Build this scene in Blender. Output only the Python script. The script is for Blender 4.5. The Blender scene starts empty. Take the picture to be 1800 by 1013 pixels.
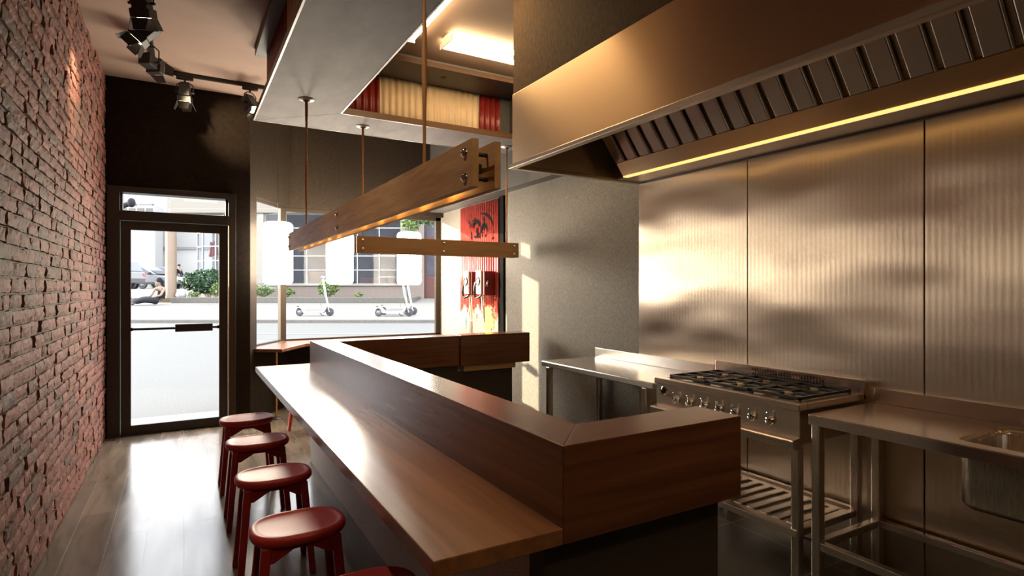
import bpy, bmesh, math, random
from mathutils import Vector, Matrix, Quaternion
random.seed(7)
C = bpy.context.scene.collection
SC = bpy.context.scene
PI = math.pi

# ------------------------------------------------------------------ camera, world, sun, exposure
EYE = 1.40
cam_d = bpy.data.cameras.new('camera')
cam_d.lens = 20.0
cam_d.sensor_width = 36.0
cam_d.clip_start = 0.02
cam_d.clip_end = 400
cam = bpy.data.objects.new('camera', cam_d)
C.objects.link(cam)
cam.location = (0, 0, EYE)
cam.rotation_euler = (PI / 2, 0, math.radians(-30))
SC.camera = cam

SC.view_settings.view_transform = 'Standard'
SC.view_settings.look = 'None'
SC.view_settings.gamma = 1.0
SC.view_settings.exposure = 0.0
SC.view_settings.use_curve_mapping = False
SC.cycles.use_denoising = True
SC.cycles.max_bounces = 10
SC.cycles.diffuse_bounces = 6
SC.cycles.glossy_bounces = 5
SC.cycles.transparent_max_bounces = 12
SC.cycles.sample_clamp_indirect = 8.0
SC.cycles.caustics_reflective = False
SC.cycles.caustics_refractive = False

wd = bpy.data.worlds.new('sky')
SC.world = wd
wd.use_nodes = True
bg = wd.node_tree.nodes['Background']
bg.inputs[0].default_value = (0.93, 0.965, 1.0, 1)
bg.inputs[1].default_value = 7.0

sun_d = bpy.data.lights.new('sun', 'SUN')
sun_d.energy = 17.0
sun_d.color = (1.0, 0.86, 0.62)
sun_d.angle = math.radians(0.55)
sun = bpy.data.objects.new('sun', sun_d)
C.objects.link(sun)
sun.rotation_euler = Vector((1.0, -0.537, -0.148)).to_track_quat('-Z', 'Y').to_euler()
sun.location = (-8, 12, 6)

# ------------------------------------------------------------------ materials
def nt_new(name):
    m = bpy.data.materials.new(name)
    m.use_nodes = True
    n = m.node_tree.nodes
    return m, m.node_tree, n, m.node_tree.links, n['Principled BSDF']

def rgb(c):
    return (c[0], c[1], c[2], 1.0)

def simple(name, col, rough=0.5, metal=0.0, col2=None, nscale=8.0, stretch=(1, 1, 1), bump=0.0,
           bscale=None, bdist=0.002, aniso=0.0, rough2=None, spec=None, detail=5.0, ramp=(0.35, 0.65)):
    m, t, n, l, p = nt_new(name)
    p.inputs['Base Color'].default_value = rgb(col)
    p.inputs['Roughness'].default_value = rough
    p.inputs['Metallic'].default_value = metal
    if spec is not None:
        p.inputs['Specular IOR Level'].default_value = spec
    if aniso:
        p.inputs['Anisotropic'].default_value = aniso
    if col2 is not None or bump or rough2 is not None:
        tc = n.new('ShaderNodeTexCoord')
        mp = n.new('ShaderNodeMapping')
        mp.inputs['Scale'].default_value = stretch
        l.new(tc.outputs['Object'], mp.inputs['Vector'])
        nz = n.new('ShaderNodeTexNoise')
        nz.inputs['Scale'].default_value = nscale
        nz.inputs['Detail'].default_value = detail
        l.new(mp.outputs[0], nz.inputs['Vector'])
        if col2 is not None:
            r = n.new('ShaderNodeValToRGB')
            r.color_ramp.elements[0].position = ramp[0]
            r.color_ramp.elements[1].position = ramp[1]
            r.color_ramp.elements[0].color = rgb(col)
            r.color_ramp.elements[1].color = rgb(col2)
            l.new(nz.outputs[0], r.inputs[0])
            l.new(r.outputs[0], p.inputs['Base Color'])
        if rough2 is not None:
            mr = n.new('ShaderNodeMapRange')
            mr.inputs[1].default_value = 0.3
            mr.inputs[2].default_value = 0.7
            mr.inputs[3].default_value = rough
            mr.inputs[4].default_value = rough2
            l.new(nz.outputs[0], mr.inputs[0])
            l.new(mr.outputs[0], p.inputs['Roughness'])
        if bump:
            nb = nz
            if bscale:
                nb = n.new('ShaderNodeTexNoise')
                nb.inputs['Scale'].default_value = bscale
                nb.inputs['Detail'].default_value = 4
                l.new(mp.outputs[0], nb.inputs['Vector'])
            b = n.new('ShaderNodeBump')
            b.inputs['Strength'].default_value = bump
            b.inputs['Distance'].default_value = bdist
            l.new(nb.outputs[0], b.inputs['Height'])
            l.new(b.outputs[0], p.inputs['Normal'])
    return m

def emit(name, col, s):
    m, t, n, l, p = nt_new(name)
    p.inputs['Base Color'].default_value = rgb(col)
    p.inputs['Emission Color'].default_value = rgb(col)
    p.inputs['Emission Strength'].default_value = s
    p.inputs['Roughness'].default_value = 0.4
    return m

def wood(name, c1, c2, axis='Y', rough=0.35, fine=9.0, bump=0.12, along=0.045):
    st = {'X': (along, 1, 1), 'Y': (1, along, 1), 'Z': (1, 1, along)}[axis]
    m, t, n, l, p = nt_new(name)
    tc = n.new('ShaderNodeTexCoord')
    mp = n.new('ShaderNodeMapping')
    mp.inputs['Scale'].default_value = st
    l.new(tc.outputs['Object'], mp.inputs['Vector'])
    a = n.new('ShaderNodeTexNoise')
    a.inputs['Scale'].default_value = fine * 3
    a.inputs['Detail'].default_value = 8
    a.inputs['Distortion'].default_value = 0.6
    l.new(mp.outputs[0], a.inputs['Vector'])
    g = n.new('ShaderNodeTexNoise')
    g.inputs['Scale'].default_value = fine
    g.inputs['Detail'].default_value = 3
    g.inputs['Distortion'].default_value = 1.4
    l.new(mp.outputs[0], g.inputs['Vector'])
    mx = n.new('ShaderNodeMath')
    mx.operation = 'ADD'
    l.new(a.outputs[0], mx.inputs[0])
    l.new(g.outputs[0], mx.inputs[1])
    r = n.new('ShaderNodeValToRGB')
    r.color_ramp.elements[0].position = 0.38
    r.color_ramp.elements[1].position = 0.66
    r.color_ramp.elements[0].color = rgb(c1)
    r.color_ramp.elements[1].color = rgb(c2)
    h = n.new('ShaderNodeMath')
    h.operation = 'MULTIPLY'
    h.inputs[1].default_value = 0.5
    l.new(mx.outputs[0], h.inputs[0])
    l.new(h.outputs[0], r.inputs[0])
    l.new(r.outputs[0], p.inputs['Base Color'])
    p.inputs['Roughness'].default_value = rough
    b = n.new('ShaderNodeBump')
    b.inputs['Strength'].default_value = bump
    b.inputs['Distance'].default_value = 0.002
    l.new(a.outputs[0], b.inputs['Height'])
    l.new(b.outputs[0], p.inputs['Normal'])
    return m

GRAIN = {}
def tangent(m, axis, rot):        # grain direction comes from the 'grain' UV map that build() writes
    t = m.node_tree; p = t.nodes['Principled BSDF']
    tg = t.nodes.new('ShaderNodeTangent'); tg.direction_type = 'UV_MAP'; tg.uv_map = 'grain'
    t.links.new(tg.outputs[0], p.inputs['Tangent'])
    p.inputs['Anisotropic Rotation'].default_value = rot
    GRAIN[m.name] = axis

def brushed(name, col, axis='Y', rough=0.28, bump=0.006, aniso=0.6):
    st = {'X': (0.006, 1, 1), 'Y': (1, 0.006, 1), 'Z': (1, 1, 0.006)}[axis]
    m = simple(name, col, rough, 1.0, nscale=1100, stretch=st, bump=bump, bdist=0.0003, aniso=aniso, rough2=rough + 0.03, detail=2.0)
    tangent(m, axis, 0.25)
    return m

def glass_mat(name, tint=(1, 1, 1), refl=0.05):
    m, t, n, l, p = nt_new(name)
    n.remove(p)
    out = n['Material Output']
    tr = n.new('ShaderNodeBsdfTransparent')
    tr.inputs[0].default_value = rgb(tint)
    gl = n.new('ShaderNodeBsdfGlossy')
    gl.inputs['Roughness'].default_value = 0.0
    lw = n.new('ShaderNodeLayerWeight')
    lw.inputs[0].default_value = 0.5
    pw = n.new('ShaderNodeMath'); pw.operation = 'POWER'; pw.inputs[1].default_value = 5
    l.new(lw.outputs['Facing'], pw.inputs[0])
    ad = n.new('ShaderNodeMath'); ad.operation = 'MULTIPLY_ADD'
    ad.inputs[1].default_value = 0.3; ad.inputs[2].default_value = refl
    l.new(pw.outputs[0], ad.inputs[0])
    mx = n.new('ShaderNodeMixShader')
    l.new(ad.outputs[0], mx.inputs[0])
    l.new(tr.outputs[0], mx.inputs[1])
    l.new(gl.outputs[0], mx.inputs[2])
    l.new(mx.outputs[0], out.inputs['Surface'])
    return m

M = {}
M['dark_wall'] = simple('dark_brown_wall_paint', (0.0135, 0.0092, 0.006), 0.68, col2=(0.019, 0.0132, 0.0088), nscale=30, bump=0.25, bscale=90, spec=0.1)
M['grey_wall'] = simple('dark_grey_wall_paint', (0.05, 0.047, 0.046), 0.5, col2=(0.06, 0.056, 0.054), nscale=25, bump=0.15, bscale=90)
M['ceiling'] = simple('ceiling_plaster', (0.25, 0.172, 0.138), 0.75, col2=(0.275, 0.19, 0.153), nscale=3)
M['concrete'] = simple('concrete_wall_render', (0.115, 0.1, 0.082), 0.65, col2=(0.185, 0.163, 0.136), nscale=70, bump=0.5, bscale=110, bdist=0.003, ramp=(0.3, 0.7), spec=0.3)
M['linen'] = simple('brown_textured_board', (0.072, 0.046, 0.024), 0.65, col2=(0.105, 0.069, 0.037), nscale=90, stretch=(1, 1, 0.3), bump=0.3, spec=0.1)
M['black_metal'] = simple('black_painted_metal', (0.018, 0.016, 0.015), 0.38)
M['door_frame'] = simple('dark_door_frame', (0.022, 0.016, 0.013), 0.4)
M['mullion'] = simple('dark_bronze_mullion', (0.02, 0.013, 0.008), 0.5, spec=0.15)
M['black'] = simple('matt_black', (0.01, 0.01, 0.01), 0.5)
M['stencil'] = simple('matt_black_stencil', (0.006, 0.006, 0.006), 0.95, spec=0.05)
M['gloss_black'] = simple('gloss_black', (0.012, 0.012, 0.013), 0.08)
M['chrome'] = simple('chrome', (0.75, 0.73, 0.7), 0.08, 1.0)
M['rose'] = simple('pale_satin_metal', (0.7, 0.68, 0.68), 0.4)
M['brass'] = simple('brass_tube', (0.62, 0.4, 0.18), 0.25, 1.0)
M['counter_y'] = wood('counter_wood_long', (0.09, 0.032, 0.015), (0.16, 0.062, 0.028), 'Y', 0.27, bump=0.06)
M['counter_x'] = wood('counter_wood_cross', (0.09, 0.032, 0.015), (0.16, 0.062, 0.028), 'X', 0.27, bump=0.06)
M['counter_top'] = wood('counter_ledge_wood', (0.17, 0.075, 0.034), (0.26, 0.12, 0.053), 'Y', 0.25, bump=0.05)
M['pine_y'] = wood('rough_sawn_pine_long', (0.40, 0.225, 0.10), (0.54, 0.33, 0.16), 'Y', 0.62, fine=14, bump=0.8, along=0.12)
M['pine_x'] = wood('rough_sawn_pine_cross', (0.30, 0.165, 0.075), (0.38, 0.22, 0.105), 'X', 0.6, fine=14, bump=0.6, along=0.12)
M['ply'] = wood('pale_plywood', (0.42, 0.25, 0.1), (0.55, 0.34, 0.15), 'X', 0.5)
M['trim_wood'] = wood('walnut_trim', (0.07, 0.032, 0.014), (0.12, 0.056, 0.025), 'X', 0.4)
M['rod'] = wood('twisted_cane_rod', (0.3, 0.13, 0.045), (0.55, 0.28, 0.1), 'Z', 0.5)
M['soffit'] = simple('soffit_fibre_board', (0.11, 0.097, 0.104), 0.65, col2=(0.155, 0.138, 0.147), nscale=5, stretch=(1.5, 0.6, 1), bump=0.1, bscale=60, spec=0.12)
M['dark_board'] = simple('dark_grey_board', (0.1, 0.098, 0.1), 0.5)
M['red_corr'] = simple('red_corrugated_sheet', (0.17, 0.014, 0.011), 0.42, col2=(0.2, 0.018, 0.014), nscale=12)
M['cream_corr'] = simple('cream_corrugated_sheet', (0.6, 0.46, 0.31), 0.5, col2=(0.64, 0.5, 0.34), nscale=12)
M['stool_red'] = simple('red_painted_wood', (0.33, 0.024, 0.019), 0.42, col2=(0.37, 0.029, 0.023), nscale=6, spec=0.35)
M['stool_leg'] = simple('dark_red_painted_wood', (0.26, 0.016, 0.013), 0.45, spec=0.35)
M['base_grey'] = simple('terrazzo_base_panel', (0.5, 0.485, 0.45), 0.6, col2=(0.8, 0.78, 0.73), nscale=160, bump=0.25, ramp=(0.42, 0.62))
M['base_dark'] = simple('dark_brown_base_panel', (0.045, 0.034, 0.026), 0.5)
STEEL = (0.74, 0.67, 0.59)
M['steel_y'] = brushed('brushed_steel_long', STEEL, 'Y', 0.24)
M['steel_x'] = brushed('brushed_steel_cross', STEEL, 'X', 0.24)
M['steel_z'] = brushed('brushed_steel_upright', STEEL, 'Z', 0.26)
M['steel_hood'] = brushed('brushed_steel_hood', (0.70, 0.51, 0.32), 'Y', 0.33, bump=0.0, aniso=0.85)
M['steel_dark'] = simple('dull_steel_filter', (0.55, 0.49, 0.43), 0.38, 1.0)
M['cast_iron'] = simple('black_cast_iron', (0.018, 0.018, 0.019), 0.42, bump=0.2, nscale=120)
M['bronze_burner'] = simple('warm_metal_burner_cap', (0.6, 0.45, 0.28), 0.35, 1.0)
M['lantern'] = emit('glowing_lantern_paper', (1.0, 0.88, 0.68), 65.0)
M['tube'] = emit('warm_fluorescent_tube', (1.0, 0.73, 0.40), 38.0)
M['led'] = emit('warm_led_strip', (1.0, 0.57, 0.17), 1.6)
M['bulb'] = emit('amber_led_bulb', (1.0, 0.52, 0.14), 160.0)
M['spot_lens'] = emit('track_spot_lens', (1.0, 0.85, 0.62), 10.0)
M['white_plastic'] = simple('white_plastic', (0.7, 0.66, 0.6), 0.4)
M['glass'] = glass_mat('clear_window_glass', (1, 1, 1), 0.004)
M['street_glass'] = glass_mat('shop_window_glass', (0.9, 0.92, 0.96), 0.012)

def steel_panel():
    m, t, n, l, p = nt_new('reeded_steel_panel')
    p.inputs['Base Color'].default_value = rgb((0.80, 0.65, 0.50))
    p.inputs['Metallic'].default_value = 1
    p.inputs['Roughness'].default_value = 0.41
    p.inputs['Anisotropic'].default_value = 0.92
    tangent(m, 'Y', 0.0)
    tc = n.new('ShaderNodeTexCoord')
    sp = n.new('ShaderNodeSeparateXYZ')
    l.new(tc.outputs['Object'], sp.inputs[0])
    k = n.new('ShaderNodeMath'); k.operation = 'MULTIPLY'; k.inputs[1].default_value = 2 * PI / 0.0275
    l.new(sp.outputs['Y'], k.inputs[0])
    s = n.new('ShaderNodeMath'); s.operation = 'SINE'
    l.new(k.outputs[0], s.inputs[0])
    b1 = n.new('ShaderNodeBump'); b1.inputs['Strength'].default_value = 0.8; b1.inputs['Distance'].default_value = 0.0002
    l.new(s.outputs[0], b1.inputs['Height'])
    mp = n.new('ShaderNodeMapping'); mp.inputs['Scale'].default_value = (1, 1.0, 2.0)
    l.new(tc.outputs['Object'], mp.inputs[0])
    nz = n.new('ShaderNodeTexNoise'); nz.inputs['Scale'].default_value = 1.5; nz.inputs['Detail'].default_value = 0.5
    l.new(mp.outputs[0], nz.inputs['Vector'])
    b2 = n.new('ShaderNodeBump'); b2.inputs['Strength'].default_value = 1.0; b2.inputs['Distance'].default_value = 0.03
    l.new(nz.outputs[0], b2.inputs['Height'])
    l.new(b1.outputs[0], b2.inputs['Normal'])
    l.new(b2.outputs[0], p.inputs['Normal'])
    return m
M['steel_panel'] = steel_panel()

def floor_planks():
    m, t, n, l, p = nt_new('wood_look_floor_tiles')
    tc = n.new('ShaderNodeTexCoord')
    mp = n.new('ShaderNodeMapping')
    mp.inputs['Rotation'].default_value = (0, 0, PI / 2)
    mp.inputs['Location'].default_value = (0.3, 0.181 - 0.001, 0)
    l.new(tc.outputs['Object'], mp.inputs[0])
    br = n.new('ShaderNodeTexBrick')
    br.offset = 0.37
    br.inputs['Color1'].default_value = rgb((0.17, 0.132, 0.10))
    br.inputs['Color2'].default_value = rgb((0.125, 0.098, 0.075))
    br.inputs['Mortar'].default_value = rgb((0.2, 0.17, 0.14))
    br.inputs['Scale'].default_value = 1.0
    br.inputs['Mortar Size'].default_value = 0.0016
    br.inputs['Brick Width'].default_value = 1.2
    br.inputs['Row Height'].default_value = 0.181
    l.new(mp.outputs[0], br.inputs['Vector'])
    mp2 = n.new('ShaderNodeMapping'); mp2.inputs['Scale'].default_value = (1, 0.16, 1)
    l.new(tc.outputs['Object'], mp2.inputs[0])
    nz = n.new('ShaderNodeTexNoise'); nz.inputs['Scale'].default_value = 9; nz.inputs['Detail'].default_value = 8; nz.inputs['Distortion'].default_value = 0.8
    l.new(mp2.outputs[0], nz.inputs['Vector'])
    mr = n.new('ShaderNodeMapRange'); mr.inputs[1].default_value = 0.3; mr.inputs[2].default_value = 0.7; mr.inputs[3].default_value = 0.66; mr.inputs[4].default_value = 1.25
    l.new(nz.outputs[0], mr.inputs[0])
    mu = n.new('ShaderNodeMix'); mu.data_type = 'RGBA'; mu.blend_type = 'MULTIPLY'; mu.inputs[0].default_value = 1
    l.new(br.outputs['Color'], mu.inputs[6])
    l.new(mr.outputs[0], mu.inputs[7])
    l.new(mu.outputs[2], p.inputs['Base Color'])
    p.inputs['Specular IOR Level'].default_value = 0.42
    r2 = n.new('ShaderNodeMapRange'); r2.inputs[1].default_value = 0.3; r2.inputs[2].default_value = 0.7; r2.inputs[3].default_value = 0.16; r2.inputs[4].default_value = 0.25
    l.new(nz.outputs[0], r2.inputs[0])
    l.new(r2.outputs[0], p.inputs['Roughness'])
    b = n.new('ShaderNodeBump'); b.inputs['Strength'].default_value = 0.3; b.inputs['Distance'].default_value = 0.001; b.invert = True
    l.new(br.outputs['Fac'], b.inputs['Height'])
    b2 = n.new('ShaderNodeBump'); b2.inputs['Strength'].default_value = 0.12; b2.inputs['Distance'].default_value = 0.002
    l.new(nz.outputs[0], b2.inputs['Height'])
    l.new(b.outputs[0], b2.inputs['Normal'])
    l.new(b2.outputs[0], p.inputs['Normal'])
    return m
M['floor'] = floor_planks()

def tile_mat(name, c1, c2, mortar, w, h, ms, rough, off=(0, 0, 0), plane='XY', offset=0.0, bump=0.3):
    m, t, n, l, p = nt_new(name)
    tc = n.new('ShaderNodeTexCoord')
    mp = n.new('ShaderNodeMapping')
    mp.inputs['Location'].default_value = off
    if plane == 'XZ':
        mp.inputs['Rotation'].default_value = (PI / 2, 0, 0)
    l.new(tc.outputs['Object'], mp.inputs[0])
    br = n.new('ShaderNodeTexBrick')
    br.offset = offset
    br.inputs['Color1'].default_value = rgb(c1)
    br.inputs['Color2'].default_value = rgb(c2)
    br.inputs['Mortar'].default_value = rgb(mortar)
    br.inputs['Scale'].default_value = 1.0
    br.inputs['Mortar Size'].default_value = ms
    br.inputs['Brick Width'].default_value = w
    br.inputs['Row Height'].default_value = h
    l.new(mp.outputs[0], br.inputs['Vector'])
    l.new(br.outputs['Color'], p.inputs['Base Color'])
    p.inputs['Roughness'].default_value = rough
    b = n.new('ShaderNodeBump'); b.inputs['Strength'].default_value = bump; b.inputs['Distance'].default_value = 0.002; b.invert = True
    l.new(br.outputs['Fac'], b.inputs['Height'])
    l.new(b.outputs[0], p.inputs['Normal'])
    return m
M['kitchen_tile'] = tile_mat('dark_kitchen_floor_tiles', (0.05, 0.045, 0.04), (0.062, 0.055, 0.048), (0.22, 0.17, 0.12), 0.6, 0.6, 0.004, 0.38, (0.18, 0.12, 0))

def brick_mat():
    m, t, n, l, p = nt_new('old_red_brick')
    g = n.new('ShaderNodeNewGeometry')
    r = n.new('ShaderNodeValToRGB')
    e = r.color_ramp.elements
    e[0].position = 0; e[0].color = rgb((0.182, 0.081, 0.064))
    e[1].position = 1; e[1].color = rgb((0.252, 0.112, 0.091))
    x = e.new(0.12); x.color = rgb((0.119, 0.073, 0.060))
    x = e.new(0.3); x.color = rgb((0.203, 0.087, 0.070))
    x = e.new(0.6); x.color = rgb((0.224, 0.098, 0.078))
    l.new(g.outputs['Random Per Island'], r.inputs[0])
    tc = n.new('ShaderNodeTexCoord')
    nz = n.new('ShaderNodeTexNoise'); nz.inputs['Scale'].default_value = 14; nz.inputs['Detail'].default_value = 9; nz.inputs['Roughness'].default_value = 0.65
    l.new(tc.outputs['Object'], nz.inputs['Vector'])
    mr = n.new('ShaderNodeValToRGB')
    mr.color_ramp.elements[0].position = 0.34; mr.color_ramp.elements[0].color = rgb((0.46, 0.44, 0.43))
    mr.color_ramp.elements[1].position = 0.62; mr.color_ramp.elements[1].color = rgb((1.0, 0.93, 0.9))
    l.new(nz.outputs[0], mr.inputs[0])
    mu = n.new('ShaderNodeMix'); mu.data_type = 'RGBA'; mu.blend_type = 'MULTIPLY'; mu.inputs[0].default_value = 1
    l.new(r.outputs[0], mu.inputs[6]); l.new(mr.outputs[0], mu.inputs[7])
    l.new(mu.outputs[2], p.inputs['Base Color'])
    p.inputs['Roughness'].default_value = 0.72
    p.inputs['Specular IOR Level'].default_value = 0.35
    nb = n.new('ShaderNodeTexNoise'); nb.inputs['Scale'].default_value = 55; nb.inputs['Detail'].default_value = 6
    l.new(tc.outputs['Object'], nb.inputs['Vector'])
    b = n.new('ShaderNodeBump'); b.inputs['Strength'].default_value = 0.9; b.inputs['Distance'].default_value = 0.006
    l.new(nb.outputs[0], b.inputs['Height'])
    l.new(b.outputs[0], p.inputs['Normal'])
    return m
M['brick'] = brick_mat()
M['mortar'] = simple('grey_mortar', (0.12, 0.10, 0.085), 0.85, col2=(0.19, 0.165, 0.14), nscale=40, bump=0.7, bdist=0.006)

# ------------------------------------------------------------------ mesh helpers
class MB:
    def __init__(s):
        s.v = []; s.f = []; s.sm = []
    def add(s, vs, fs, smooth=False):
        b = len(s.v)
        s.v += [tuple(x) for x in vs]
        for f in fs:
            s.f.append([b + i for i in f]); s.sm.append(smooth)
        return s
    def box(s, x0, x1, y0, y1, z0, z1):
        return s.add([(x0, y0, z0), (x1, y0, z0), (x1, y1, z0), (x0, y1, z0), (x0, y0, z1), (x1, y0, z1), (x1, y1, z1), (x0, y1, z1)],
                     [(3, 2, 1, 0), (4, 5, 6, 7), (0, 1, 5, 4), (1, 2, 6, 5), (2, 3, 7, 6), (3, 0, 4, 7)])
    def obox(s, c, size, R=None):
        R = R or Matrix.Identity(3)
        c = Vector(c)
        vs = []
        for z in (-.5, .5):
            for x, y in ((-.5, -.5), (.5, -.5), (.5, .5), (-.5, .5)):
                vs.append(c + R @ Vector((x * size[0], y * size[1], z * size[2])))
        return s.add(vs, [(3, 2, 1, 0), (4, 5, 6, 7), (0, 1, 5, 4), (1, 2, 6, 5), (2, 3, 7, 6), (3, 0, 4, 7)])
    def prism(s, poly, z0, z1, axis='Z'):
        n = len(poly)
        area = sum(poly[i][0] * poly[(i + 1) % n][1] - poly[(i + 1) % n][0] * poly[i][1] for i in range(n))
        if area < 0:
            poly = poly[::-1]
        def P(p, z):
            return {'Z': (p[0], p[1], z), 'X': (z, p[0], p[1]), 'Y': (p[0], z, p[1])}[axis]
        vs = [P(p, z0) for p in poly] + [P(p, z1) for p in poly]
        fs = [tuple(range(n - 1, -1, -1)), tuple(range(n, 2 * n))] + [(i, (i + 1) % n, n + (i + 1) % n, n + i) for i in range(n)]
        if axis == 'Y':
            fs = [f[::-1] for f in fs]
        return s.add(vs, fs)
    def frustum(s, p0, p1, w0, w1, up=(0, 0, 1), h0=None, h1=None):
        p0, p1 = Vector(p0), Vector(p1)
        d = (p1 - p0).normalized()
        a = d.cross(Vector(up))
        if a.length < 1e-5:
            a = d.cross(Vector((0, 1, 0)))
        a.normalize(); b = a.cross(d)
        h0 = w0 if h0 is None else h0
        h1 = w1 if h1 is None else h1
        vs = []
        for p, w, h in ((p0, w0, h0), (p1, w1, h1)):
            for x, y in ((-.5, -.5), (.5, -.5), (.5, .5), (-.5, .5)):
                vs.append(p + a * (x * w) + b * (y * h))
        return s.add(vs, [(3, 2, 1, 0), (4, 5, 6, 7), (0, 1, 5, 4), (1, 2, 6, 5), (2, 3, 7, 6), (3, 0, 4, 7)][::1])
    def tube(s, pts, r, n=10, caps=True, radii=None):
        pts = [Vector(p) for p in pts]
        rings = []
        prev = None
        for i, p in enumerate(pts):
            if i == 0: d = pts[1] - pts[0]
            elif i == len(pts) - 1: d = pts[-1] - pts[-2]
            else: d = (pts[i + 1] - pts[i]).normalized() + (pts[i] - pts[i - 1]).normalized()
            d = d.normalized()
            if prev is None:
                a = d.cross(Vector((0, 0, 1)))
                if a.length < 1e-4: a = d.cross(Vector((0, 1, 0)))
            else:
                a = prev - d * prev.dot(d)
            a.normalize(); prev = a
            b = d.cross(a)
            rr = radii[i] if radii else r
            rings.append([p + a * (math.cos(2 * PI * k / n) * rr) + b * (math.sin(2 * PI * k / n) * rr) for k in range(n)])
        vs = [q for R_ in rings for q in R_]
        fs = []
        for i in range(len(rings) - 1):
            for k in range(n):
                fs.append((i * n + k, i * n + (k + 1) % n, (i + 1) * n + (k + 1) % n, (i + 1) * n + k))
        s.add(vs, fs, True)
        if caps:
            b0 = len(s.v)
            s.v += [tuple(q) for q in rings[0]] + [tuple(q) for q in rings[-1]]
            s.f.append([b0 + k for k in range(n - 1, -1, -1)]); s.sm.append(False)
            s.f.append([b0 + n + k for k in range(n)]); s.sm.append(False)
        return s
    def cyl(s, p0, p1, r, n=20, r1=None):
        return s.tube([p0, p1], r, n, True, [r, r if r1 is None else r1])
    def lathe(s, prof, c=(0, 0, 0), n=28, R=None, sy=1.0):
        R = R or Matrix.Identity(3)
        c = Vector(c)
        vs = []
        for r, z in prof:
            for k in range(n):
                a = 2 * PI * k / n
                vs.append(c + R @ Vector((math.cos(a) * r, math.sin(a) * r * sy, z)))
        fs = []
        for i in range(len(prof) - 1):
            for k in range(n):
                fs.append((i * n + k, i * n + (k + 1) % n, (i + 1) * n + (k + 1) % n, (i + 1) * n + k))
        return s.add(vs, fs, True)
    def ball(s, c, rx, ry=None, rz=None, n=16, m=10, R=None):
        ry = rx if ry is None else ry
        rz = rx if rz is None else rz
        R = R or Matrix.Identity(3)
        c = Vector(c)
        vs = []; fs = []
        for i in range(m + 1):
            t = -PI / 2 + PI * i / m
            for k in range(n):
                a = 2 * PI * k / n
                vs.append(c + R @ Vector((rx * math.cos(t) * math.cos(a), ry * math.cos(t) * math.sin(a), rz * math.sin(t))))
        for i in range(m):
            for k in range(n):
                fs.append((i * n + k, i * n + (k + 1) % n, (i + 1) * n + (k + 1) % n, (i + 1) * n + k))
        return s.add(vs, fs, True)
    def quad(s, a, b, c, d, smooth=False):
        return s.add([a, b, c, d], [(0, 1, 2, 3)], smooth)
    def build(s, name, mat, parent=None, bevel=0.0, seg=2, sub=0, angle=35, merge=False, street=False):
        me = bpy.data.meshes.new(name)
        me.from_pydata(s.v, [], s.f)
        me.polygons.foreach_set('use_smooth', [bool(x) for x in s.sm])
        if merge:
            bm = bmesh.new(); bm.from_mesh(me)
            bmesh.ops.remove_doubles(bm, verts=bm.verts, dist=1e-5)
            bm.to_mesh(me); bm.free()
        me.update()
        if not isinstance(mat, (list, tuple)) and mat.name in GRAIN: grain_uv(me, GRAIN[mat.name])
        for mm in (mat if isinstance(mat, (list, tuple)) else [mat]):
            me.materials.append(mm)
        o = bpy.data.objects.new(name, me)
        C.objects.link(o)
        if bevel:
            b = o.modifiers.new('edge', 'BEVEL'); b.width = bevel; b.segments = seg; b.limit_method = 'ANGLE'; b.angle_limit = math.radians(angle)
            b.harden_normals = False
        if sub:
            ss = o.modifiers.new('smooth', 'SUBSURF'); ss.levels = sub; ss.render_levels = sub
        attach(o, parent)
        if parent is None and street:
            o.rotation_euler.z = math.radians(-30)
        return o

def grain_uv(me, axis):
    i = 'XYZ'.index(axis); j, k = [q for q in range(3) if q != i]
    uv = me.uv_layers.new(name='grain')
    for lp in me.loops:
        co = me.vertices[lp.vertex_index].co
        uv.data[lp.index].uv = (co[i] + .013 * co[j] - .017 * co[k], co[j] * .9 + co[k] * 1.1)

ORIG = {}
def attach(o, parent):
    if parent is None: return
    o.parent = parent
    po = ORIG.get(parent.name)
    if po is not None:
        o.location = -po

def S(r, d, z=0.0):          # street frame (r to the right along the street, d away from the shop) to world
    return Vector((r * 0.8660254 + d * 0.5, -r * 0.5 + d * 0.8660254, z))

def thing(name, label, cat, o=(0, 0, 0), group=None, street=False, kind=None):
    e = bpy.data.objects.new(name, None)
    e.empty_display_size = 0.1
    C.objects.link(e)
    o = Vector(o)
    ORIG[e.name] = o
    if street:
        e.location = S(*o); e.rotation_euler.z = math.radians(-30)
    else:
        e.location = o
    return tag(e, label, cat, group, kind)

def tag(o, label=None, cat=None, group=None, kind=None):
    if label: o['label'] = label
    if cat: o['category'] = cat
    if group: o['group'] = group
    if kind: o['kind'] = kind
    return o

def struct(o, label=None):
    o['kind'] = 'structure'
    if label: o['label'] = label
    return o

def dup(root, loc, label, rot=None, group=None):
    r = root.copy(); C.objects.link(r); r.location = loc
    if rot is not None: r.rotation_euler = rot
    r['label'] = label
    if group: r['group'] = group
    for ch in list(root.children):
        c = ch.copy(); C.objects.link(c); c.parent = r
        for g in ch.children:
            d = g.copy(); C.objects.link(d); d.parent = c
    return r

def rrect(x0, x1, y0, y1, r, n=5):
    out = []
    for cx, cy, a0 in ((x1 - r, y1 - r, 0), (x0 + r, y1 - r, 90), (x0 + r, y0 + r, 180), (x1 - r, y0 + r, 270)):
        for k in range(n + 1):
            a = math.radians(a0 + 90 * k / n)
            out.append((cx + r * math.cos(a), cy + r * math.sin(a)))
    return out

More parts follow.
